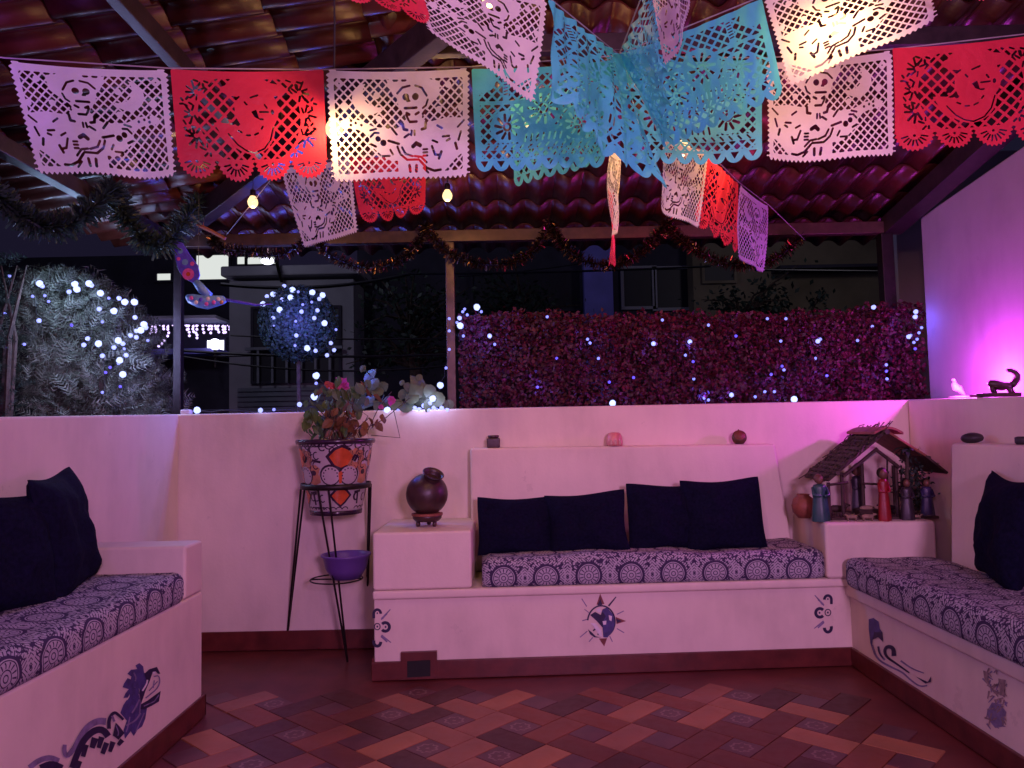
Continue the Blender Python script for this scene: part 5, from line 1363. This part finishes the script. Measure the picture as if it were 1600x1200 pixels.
robed('robed_figure', 950, 455, 120, 'robe_red', 'tall red robed nativity figure in front of the stable opening', 'dark', 3.90)
robed('robed_figure', 1185, 560, 130, 'robe_dark', 'black robed nativity figure under the little palm', 'dark', 3.92)
robed('robed_figure', 1385, 560, 130, 'robe_blue', 'dark blue robed nativity figure at the right end of the stable', 'dark', 3.99)
robed('robed_figure', 690, 430, 130, 'robe_dark', 'dark nativity figure standing deep inside the stable', 'dark', 4.12)
def animal(name, x, y, l, m, label, d=3.94, hd=1):
    c = N(x, y, d); L = l/6.4/F*d; t = empty(name, (c.x, d, PZ+.001), label, 'animal figure', 'nativity animal figures'); z0 = PZ+.001 + (.0135 if d > 3.955 else 0)
    H = L*.36
    MB().tube([(c.x-L*.45, d, z0+H), (c.x-L*.2, d, z0+H*1.05), (c.x+L*.2, d, z0+H), (c.x+L*.42, d, z0+H*1.02)], [L*.10, L*.18, L*.17, L*.11], 10).build('body', M[m], t, True)
    s = hd; MB().tube([(c.x+s*L*.36, d, z0+H*1.1), (c.x+s*L*.50, d-.004, z0+H*1.5), (c.x+s*L*.64, d-.006, z0+H*1.45)], [L*.10, L*.09, L*.05], 9).build('head', M[m], t, True)
    for q in (-1, 1):
        MB().tube([(c.x+s*L*.48, d+q*L*.06, z0+H*1.6), (c.x+s*L*.44, d+q*L*.12, z0+H*1.78)], [L*.03, L*.012], 5).build('ear', M[m], t, True)
        for e in (-.34, .32): MB().tube([(c.x+e*L, d+q*L*.09, z0+H*.8), (c.x+e*L*.98, d+q*L*.09, z0)], [L*.05, L*.035], 6).build('leg', M[m], t, True)
animal('sheep_figure', 640, 800, 120, 'fleece', 'small cream sheep figure lying left of the red robed figure', 3.92, -1)
animal('sheep_figure', 800, 830, 130, 'fleece', 'cream sheep figure close beside the red robed figure', 3.90, 1)
animal('donkey_figure', 500, 780, 190, 'wood', 'dark brown donkey figure beside the teal robed figure', 4.05, 1)
animal('ox_figure', 1000, 800, 170, 'robe_dark', 'black ox figure behind the red robed figure', 4.08, -1)
animal('lamb_figure', 1290, 830, 90, 'fleece', 'tiny pale lamb figure at the foot of the palm', 3.93, 1)
mg = N(790, 870, 4.02); t = empty('manger', (mg.x, 4.02, PZ+.014), 'tiny straw manger in the middle of the stable', 'manger')
MB().hexa([(mg.x-.04, 3.99, PZ+.0145), (mg.x+.04, 3.99, PZ+.0145), (mg.x+.04, 4.05, PZ+.0145), (mg.x-.04, 4.05, PZ+.0145), (mg.x-.055, 3.98, PZ+.05), (mg.x+.055, 3.98, PZ+.05), (mg.x+.055, 4.06, PZ+.05), (mg.x-.055, 4.06, PZ+.05)]).build('crib', M['wood'], t)
MB().ball((mg.x, 4.01, PZ+.056), .022, 10, 7, (1.8, 1, .6)).build('straw', M['fleece'], t, True)
pb = N(1185, 800, 3.98); ptree = empty('toy_palm', (pb.x, 3.98, PZ), 'small dark toy palm rising before the right side of the stable', 'toy tree')
pt = N(1200, 270, 3.96)
MB().tube([(pb.x, 3.965, PZ+.0005), (pb.x+.004, 3.965, (PZ+pt.z)/2), (pt.x, 3.96, pt.z)], [.014, .010, .008], 8).build('trunk', M['bark'], ptree, True)
fr = MB(); r = random.Random(4)
for k in range(13):
    a = 2*PI*k/13 + r.uniform(-.2, .2); L = r.uniform(.06, .10); up = r.uniform(.1, .7)
    prev = None
    for q in range(6):
        s = q/5; p = pt + Vector((math.cos(a)*L*s, math.sin(a)*L*s*.7, L*(up*s - .75*s*s))); w = .013*math.sin(PI*(.12+.86*s))
        sd_ = Vector((-math.sin(a), math.cos(a), 0))*w; cur = (p-sd_, p+sd_)
        if prev: fr.add([prev[0], prev[1], cur[1], cur[0]], [(0, 1, 2, 3)])
        prev = cur
fr.build('crown', M['leaf_dark'], ptree)
# dry twigs, hay and foliage round the stable
hay = MB(); r = random.Random(8)
for k in range(420):
    x = r.uniform(400, 1440); y0_ = r.uniform(nf-.03, nk); p = N(x, 860, 4.0); a = r.uniform(0, PI); l = r.uniform(.006, .022)
    c_ = Vector((p.x, y0_, PZ+.016+r.random()*.012)); dv_ = Vector((math.cos(a)*l, math.sin(a)*l, r.gauss(0, .004))); w_ = Vector((-math.sin(a), math.cos(a), .3))*.0014
    hay.add([c_-dv_-w_, c_+dv_-w_, c_+dv_+w_, c_-dv_+w_], [(0, 1, 2, 3)])
tag(hay.build('hay', M['fleece'], sb), kind='stuff')
gb_ = N(1300, 860, 4.15); gt = empty('toy_bush', (gb_.x, 4.13, PZ+.014), 'dark toy bush crowding the right end of the nativity stable', 'toy tree')
gl_ = MB(); gs = MB()
for k in range(9):
    q = Vector((gb_.x + r.uniform(-.03, .03), 4.13, PZ+.0145)); e = N(r.uniform(1060, 1440), r.uniform(520, 760), 4.12 + r.uniform(-.05, .05)); gs.tube([q, q.lerp(e, .5)+Vector((0,0,.02)), e], [.005, .004, .002], 5)
    for j in range(26): gl_.add(leaf_quad(q.lerp(e, r.uniform(.35, 1.05)) + Vector([r.gauss(0, .014) for _ in range(3)]), .011), [(0, 1, 2, 3)])
for k in range(5):
    q = N(1150+70*k, 800, 4.0); 
    for j in range(60): gl_.add(leaf_quad(N(r.gauss(1270, 90), r.gauss(560, 130), 4.02 + r.uniform(-.05, .1)), .012), [(0, 1, 2, 3)])
gs.build('stem', M['bark'], gt); gl_.build('foliage', M['leaf_dark'], gt)
cp = N(160, 740, 4.10)
cpo = MB().lathe([(.03, PZ+.0005), (.055, PZ+.03), (.062, PZ+.065), (.052, PZ+.10), (.030, PZ+.118), (.033, PZ+.126), (.026, PZ+.125), (.024, PZ+.112)], 22, (cp.x, 4.10, 0)).build('clay_pot', M['terracotta'], None, True)
tag(cpo, 'small round terracotta pot at the left of the nativity, behind the teal figure', 'pot')

# ================================================================== HANGING HUMMINGBIRD
hb = at(318, 460, 4.25); bird = empty('hummingbird_ornament', hb, 'painted hummingbird ornament with raised blue wing, hanging by a thread', 'hanging ornament')
def HB(x, y, dd=0): return at(x/4, 300 + y/4, 4.25 + dd)
M['bird_blue'] = plain('cobalt_paint', (0.10, 0.07, 0.62), 0.4, 0, .25, 60); M['bird_sky'] = plain('sky_paint', (0.15, 0.30, 0.62), 0.4, 0, .2, 50); M['bird_pink'] = plain('pink_paint', (0.65, 0.10, 0.42), 0.4, 0, .2, 50)
wg = [(1085,318),(1108,300),(1140,318),(1190,395),(1238,460),(1250,520),(1228,578),(1190,560),(1150,538),(1118,490),(1098,420)]
wv = [HB(*p) for p in wg]; wn_ = (wv[3]-wv[0]).cross(wv[8]-wv[0]).normalized()
if wn_.y > 0: wn_ = -wn_
slab(wv if (wv[1]-wv[0]).cross(wv[2]-wv[1]).dot(wn_) > 0 else wv[::-1], wn_, -.006, .006).build('wing', M['bird_blue'], bird, bevel=.003)
for (x, y, rx, m) in ((1180,515,38,'bird_pink'),(1180,515,14,'glaze_orange'),(1130,370,18,'bird_sky'),(1120,420,12,'bird_pink'),(1160,440,20,'bird_sky'),(1205,450,14,'bird_pink')):
    b = MB(); c0 = HB(x, y) + wn_*(.0072 if rx > 14 else .0080); ux = Vector((1,0,0)); uz = wn_.cross(ux)
    b.add([c0 + (ux*math.cos(2*PI*k/12) + uz*math.sin(2*PI*k/12))*rx/4/F*4.25 for k in range(12)], [tuple(range(12))]); b.build('painted_spot', M[m], bird)
MB().tube([HB(1225,560), HB(1265,610), HB(1310,650)], [.020, .026, .022], 9).build('neck', M['bird_sky'], bird, True)
MB().tube([HB(1168,650), HB(1190,665), HB(1240,682), HB(1300,690), HB(1350,682), HB(1395,675), HB(1415,680)], [.012, .028, .036, .040, .032, .024, .010], 12).build('body', M['bird_sky'], bird, True)
for k, (x, y) in enumerate(((1195,662),(1225,690),(1255,672),(1290,700),(1300,668),(1335,690),(1365,670),(1385,690))):
    MB().ball(HB(x, y, -.036), .012, 8, 6, (1, .4, 1)).build('painted_spot', M[('bird_pink','white_paint','bird_blue','bird_pink','white_paint','bird_pink','white_paint','glaze_sand')[k]], bird, True)
MB().tube([HB(1405,672), HB(1500,688), HB(1600,705), HB(1700,700)], [.010, .008, .006, .002], 7).build('beak', M['bird_blue'], bird, True)
top = HB(1300, 640); MB().tube([HB(1240,600), Vector((HB(1240,600).x, 4.25, zl(HB(1240,600).x)-.02))], .0015, 4).build('thread', M['wire'], bird)
MB().tube([at(310,352,4.4), at(330,361,4.4), at(352,373,4.4)], [.011, .012, .010], 6)
stk = MB().tube([at(308,351,4.4), at(330,361,4.4), at(352,373,4.4)], [.011, .012, .010], 6)
stk.tube([at(294,352,4.4), at(304,344,4.4), at(321,344,4.4)], .004, 5)
stk.tube([at(318,355,4.4), Vector((at(318,355,4.4).x, 4.4, zl(at(318,355,4.4).x)-.0))], .002, 4)
tag(stk.build('hanging_stick', M['terracotta'], None), 'short reddish stick hanging under the eave above the hummingbird', 'stick')

# ================================================================== GARLANDS
def swag(name, pts, d, R_, n, m, label, cat, group, seed, width=.0035, cat_n=1.0):
    r = random.Random(seed); P = [at(x, y, d if not isinstance(d, (list, tuple)) else d[0]+(d[1]-d[0])*k/(len(pts)-1)) for k, (x, y) in enumerate(pts)]
    Q = []
    for k in range(len(P)-1):
        p0, p1, p2, p3 = P[max(k-1,0)], P[k], P[k+1], P[min(k+2, len(P)-1)]
        for j in range(8):
            t = j/8; Q.append(.5*((2*p1) + (p2-p0)*t + (2*p0-5*p1+4*p2-p3)*t*t + (3*p1-p0-3*p2+p3)*t**3))
    Q.append(P[-1]); o = empty(name, Q[len(Q)//2], label, cat, group)
    MB().tube(Q, .004, 5).build('core', M['wire'], o)
    b = MB(); L = sum((Q[i+1]-Q[i]).length for i in range(len(Q)-1)); N_ = int(n*L)
    for k in range(N_):
        i = r.randrange(len(Q)-1); c = Q[i].lerp(Q[i+1], r.random()); ax = (Q[i+1]-Q[i]).normalized()
        v = Vector([r.gauss(0,1) for _ in range(3)]); v = (v - ax*v.dot(ax)*.7).normalized()*R_*r.uniform(.6, 1.1)
        s = v.cross(Vector([r.gauss(0,1) for _ in range(3)])).normalized()*width*r.uniform(.6, 1.3)
        b.add([c-s, c+s, c+v+s*.6, c+v-s*.6], [(0, 1, 2, 3)])
    b.build('fringe', m, o); return o
td = 4.72
swag('tinsel_garland', [(332,372),(345,388),(385,392),(440,398),(480,376),(500,372)], td, .045, 1500, M['tinsel'], 'tinsel garland swag below the left lit bulb', 'tinsel garland', 'tinsel swags along the eave beam', 1)
swag('tinsel_garland', [(496,372),(510,394),(545,412),(585,418),(622,408),(650,384),(664,352)], td, .045, 1500, M['tinsel'], 'tinsel garland swag between the small banners and the middle post', 'tinsel garland', 'tinsel swags along the eave beam', 2)
swag('tinsel_garland', [(664,350),(682,378),(712,400),(755,413),(800,410),(838,388),(860,345)], td-.02, .045, 1500, M['tinsel'], 'tinsel garland swag crossing the middle post', 'tinsel garland', 'tinsel swags along the eave beam', 3)
swag('tinsel_garland', [(862,352),(875,378),(900,400),(940,414),(982,406),(1012,384),(1030,366),(1042,348)], td, .048, 1500, M['tinsel'], 'tinsel garland swag behind the edge-on red banner strip', 'tinsel garland', 'tinsel swags along the eave beam', 4)
swag('tinsel_garland', [(1040,346),(1062,372),(1090,392),(1130,410),(1175,414),(1215,402),(1250,372)], td, .048, 1500, M['tinsel'], 'tinsel garland swag behind the lilac banner', 'tinsel garland', 'tinsel swags along the eave beam', 5)
swag('leaf_garland', [(-30,290),(10,318),(60,352),(112,350),(150,322),(176,292)], (3.3, 3.9), .085, 1300, M['leaf_dark'], 'dark green fir garland swag at the left picture edge under the roof', 'fir garland', 'fir garland along the left eave', 6, .007)
swag('leaf_garland', [(176,292),(192,330),(222,372),(256,382),(290,345),(322,292),(345,268)], (3.9, 4.5), .085, 1300, M['leaf_dark'], 'dark green fir garland swag above the hummingbird ornament', 'fir garland', 'fir garland along the left eave', 7, .007)

# ================================================================== FAIRY LIGHTS
def led_mesh(name, m, r_): return MB().lathe([(r_*.25, -r_), (r_*.9, -r_*.5), (r_, 0), (r_*.75, r_*.7), (r_*.2, r_)], 7).mesh(name, m, True)
BL = (0.10, 0.10, 1.0); BL2 = (0.10, 0.35, 1.0); WB = (0.40, 0.45, 1.0); WH = (0.42, 0.60, 1.0); PK = (0.5, 0.22, 0.6)
LM = {'s': led_mesh('small_led', M['led'], .0090), 'm': led_mesh('led', M['led_mid'], .0140), 'b': led_mesh('bright_led', M['led_big'], .0200), 'u': led_mesh('blue_led', M['led_blue'], .009)}
def lights(label, items, depth, group=None, wire=True, wob=.0, seed=0, glow=(), gk=1.0):
    r = random.Random(seed); P = []
    for it in items:
        x, y = it[0], it[1]; k = it[2] if len(it) > 2 else 's'
        d = depth(x, y) if callable(depth) else depth; P.append((at(x, y, d + r.uniform(-wob, wob)), k))
    t = empty('fairy_lights', P[0][0], label, 'fairy lights', group or 'strings of cold white fairy lights')
    if wire:
        left = list(range(1, len(P))); order = [0]
        while left:
            q = min(left, key=lambda i: (P[i][0]-P[order[-1]][0]).length); left.remove(q); order.append(q)
        b = MB(); pts = []
        for i, j in zip(order, order[1:]):
            a, c = P[i][0], P[j][0]
            for s in (0, .33, .66): pts.append(a.lerp(c, s) + Vector((r.gauss(0,.006), .016 + r.gauss(0,.004), -.012*math.sin(PI*s))))
        pts.append(P[order[-1]][0] + Vector((0, .016, 0)))
        b.tube(pts, .0013, 4); b.build('wire', M['wire'], t)
    for gx, gy, gd, gw, gc in glow:         # light that the string throws on the leaves round it
        lamp('fairy_light_glow', at(gx, gy, gd), gw*gk, gc, 0.004)
    for p, k in P: put('led', LM[k], p, t, (r.uniform(-1,1), r.uniform(-1,1), 0))
    return t
hl = [(855,495),(918,530),(922,536,'s'),(935,560),(1021,537,'m'),(1078,534,'m'),(1071,555),(1084,592),(957,630,'b'),(1063,635,'m'),(1100,622),(1107,625),(1143,617,'m'),(1180,620),(1195,612),(1241,624,'b'),(1228,498),(1199,498),(1278,533,'m'),(1282,530),(1220,533),(1340,532),(1365,480,'m'),(1363,510),(1225,578),(1210,612),(1385,570),(1386,592),(1274,560),(1380,630),(765,525,'m'),(773,538),(1205,585,'u'),(1292,587,'u'),(840,605,'u'),(952,597,'u'),(1083,565,'u'),(870,560,'u'),(1385,580,'u'),(1430,545,'u'),(1222,572,'u'),(1035,500),(1107,508),(1150,525,'u'),(990,590,'u')]
lights('cold white fairy lights scattered through the red-lit hedge blocks', hl, 4.615, wob=.004, wire=False, seed=1, gk=9, glow=[(957,628,4.585,.12,BL),(1078,536,4.59,.05,BL),(1021,537,4.59,.05,BL),(1143,616,4.59,.05,BL),(1241,622,4.585,.10,BL),(1278,533,4.59,.04,BL),(920,533,4.59,.04,BL),(765,526,4.59,.06,BL),(1205,590,4.59,.05,BL),(1292,587,4.59,.05,BL),(840,600,4.59,.05,BL),(1385,580,4.59,.05,BL),(1100,620,4.59,.05,BL)])
lights('cluster of cold fairy lights at the hedge corner beside the magenta wall', [(1420,526,'m'),(1423,524),(1430,495,'m'),(1431,487,'m'),(1433,530),(1436,520),(1428,535),(1440,512)], 4.60, seed=2, gk=2.0, glow=[(1430,500,4.55,.35,BL),(1422,530,4.55,.15,BL)])
lights('cluster of cold fairy lights where the hedge meets the middle post', [(745,480,'b'),(726,483),(723,487),(718,497,'m'),(702,498),(714,504),(719,509,'b'),(722,511),(702,517),(724,525),(730,492),(752,487)], 4.60, seed=3, gk=3.0, glow=[(735,500,4.52,.5,BL),(748,482,4.52,.2,BL)])
def ball_d(x, y):
    dx, dy = (x-466)/62, (y-506)/62; q = dx*dx + dy*dy
    return 5.25 - br*math.sqrt(max(0, 1-q))*1.0 - .015
lights('cold white fairy lights wrapped over the round leaf ball', [(444,447,'m'),(457,453,'b'),(466,456,'s'),(427,460,'b'),(417,463,'m'),(411,475,'b'),(441,468,'m'),(454,465,'b'),(488,457,'b'),(504,461,'b'),(499,467,'m'),(437,484,'b'),(471,487,'m'),(473,476),(487,472),(496,485,'m'),(427,497,'m'),(428,508),(507,505,'b'),(491,497,'m'),(462,502),(463,524,'m'),(461,540),(480,544,'b'),(493,548,'m'),(517,536,'m'),(522,547,'m'),(511,555,'m'),(525,515)], ball_d, seed=4, gk=11, glow=[(455,462,4.60,.55,BL),(495,465,4.60,.45,BL),(427,495,4.62,.45,BL),(505,505,4.60,.5,BL2),(485,545,4.62,.45,BL),(465,500,4.55,.45,BL)])
cl = [(62,443,'b'),(66,447,'m'),(117,444,'b'),(120,452,'b'),(108,456,'m'),(139,443,'b'),(143,446,'m'),(157,458,'b'),(170,466),(186,466,'m'),(195,472,'b'),(210,472,'b'),(155,483,'m'),(178,486,'b'),(211,496,'m'),(225,507,'b'),(220,516,'b'),(213,517,'m'),(228,512,'m'),(204,524,'m'),(213,527,'m'),(185,532,'b'),(192,537,'m'),(178,543,'m'),(137,529,'m'),(131,539,'m'),(154,537,'b'),(61,501,'m'),(160,556,'m'),(197,555,'m'),(187,563,'b'),(185,568),(192,585,'b'),(160,613,'s'),(231,532),(51,463),(38,538),(15,431),(70,462),(76,471),(8,490),(194,545),(172,574,'u'),(165,582,'u'),(112,508,'u'),(12,543,'u'),(188,604,'u'),(160,503)]
lights('cold white fairy lights strung through the feathery shrub', cl, 4.60, wob=.02, seed=5, gk=2.6, glow=[(64,445,4.5,1.0,WH),(120,450,4.5,1.2,WH),(170,470,4.5,1.1,WB),(205,480,4.5,.9,WB),(222,512,4.45,1.2,WB),(195,545,4.45,1.3,WB),(150,530,4.42,1.0,WH),(190,588,4.45,1.0,WB),(80,540,4.4,1.0,WH),(110,600,4.4,.7,PK)])
wl_ = [(407,641,'m'),(428,640),(468,632,'m'),(491,620,'b'),(494,587,'b'),(494,599),(516,607),(516,612),(605,641,'b'),(622,641),(648,638,'m'),(655,640,'m'),(662,634,'m'),(670,641,'m'),(676,623,'b'),(672,630,'m'),(678,637,'m'),(683,640),(690,638,'m'),(699,641,'m'),(640,641),(630,642),(560,640),(535,620,'s'),(308,641,'b')]
lights('cold fairy lights lying along the wall top among the vine leaves', wl_, 4.39, seed=6, gk=1.2, glow=[(690,625,4.33,.35,WB),(655,630,4.33,.5,WB),(676,618,4.36,.3,WB),(605,636,4.33,.12,WB),(408,636,4.33,.08,WB),(494,595,4.3,.03,WB)])
lights('single string of fairy lights climbing from the wall top up the middle post', [(676,623,'s'),(688,602,'b'),(697,575),(702,546)], 4.55, seed=7)
ic = []
r = random.Random(40)
for px in (237,243,255,263,292,295,302,307,318,326,330,337,341,349,352,359):
    n = r.choice((1, 2, 3, 4)) if px > 285 else r.choice((1,2))
    for k in range(n+1): ic.append((px + r.uniform(-1,1), 510 + k*4.6 + r.uniform(-1,1)))
for (x, y) in ((262,525),(257,532),(253,537),(248,541),(228,513),(235,520)): ic.append((x, y))
icm = led_mesh('icicle_led', M['led_far'], .026)
t = empty('icicle_lights', at(295, 510, D2-1.0), 'distant icicle lights dripping from the balcony of the dark house', 'icicle lights')
for x, y in ic: put('led', icm, at(x, y, D2-1.0), t)
for k in range(20): put('led', icm, at(230+6.6*k, 508.5, D2-1.0), t, None, .5)
g_ = at(336, 538, D2-1.2); gl = empty('globe_lamp', g_, 'distant white globe lamp glowing on the balcony of the dark house', 'lamp')
MB().ball(g_, .11, 14, 10).build('globe', M['lamp_far'], gl, True)
MB().tube([g_ - Vector((0,0,.1)), g_ - Vector((0,-.0,.45))], .03, 8).build('stem', M['dark'], gl)
sp_ = at(418, 408, 13); sl = empty('street_light', sp_, 'bright distant street light just above the grey house cornice', 'lamp')
MB().ball(sp_, .085, 12, 8, (1.3, 1, .7)).build('lens', M['lamp_far'], sl, True)
MB().tube([sp_ + Vector((0, .1, .05)), sp_ + Vector((0, .5, .1)), sp_ + Vector((0, .8, -.2))], .03, 6).build('arm', M['dark'], sl)
# small things on the left wall top
q = at(291, 637, 4.44); b = MB().box((q.x-.028, 4.42, WALL_Z-.001), (q.x+.028, 4.47, WALL_Z+.028))
tag(b.build('plug_adapter', M['white_paint'], None, bevel=.008), 'small white plug adapter on the wall top left of the pot stand', 'plug adapter')
q0 = at(315, 642, 4.40); pw = [at(x, y, 4.40) for x, y in ((300,640),(330,644),(350,641),(400,644),(450,641),(500,643),(560,642),(640,641),(702,642))]
tag(MB().tube(pw, .005, 5).build('power_cord', M['wire'], None), 'black cord lying along the back wall top', 'cord')
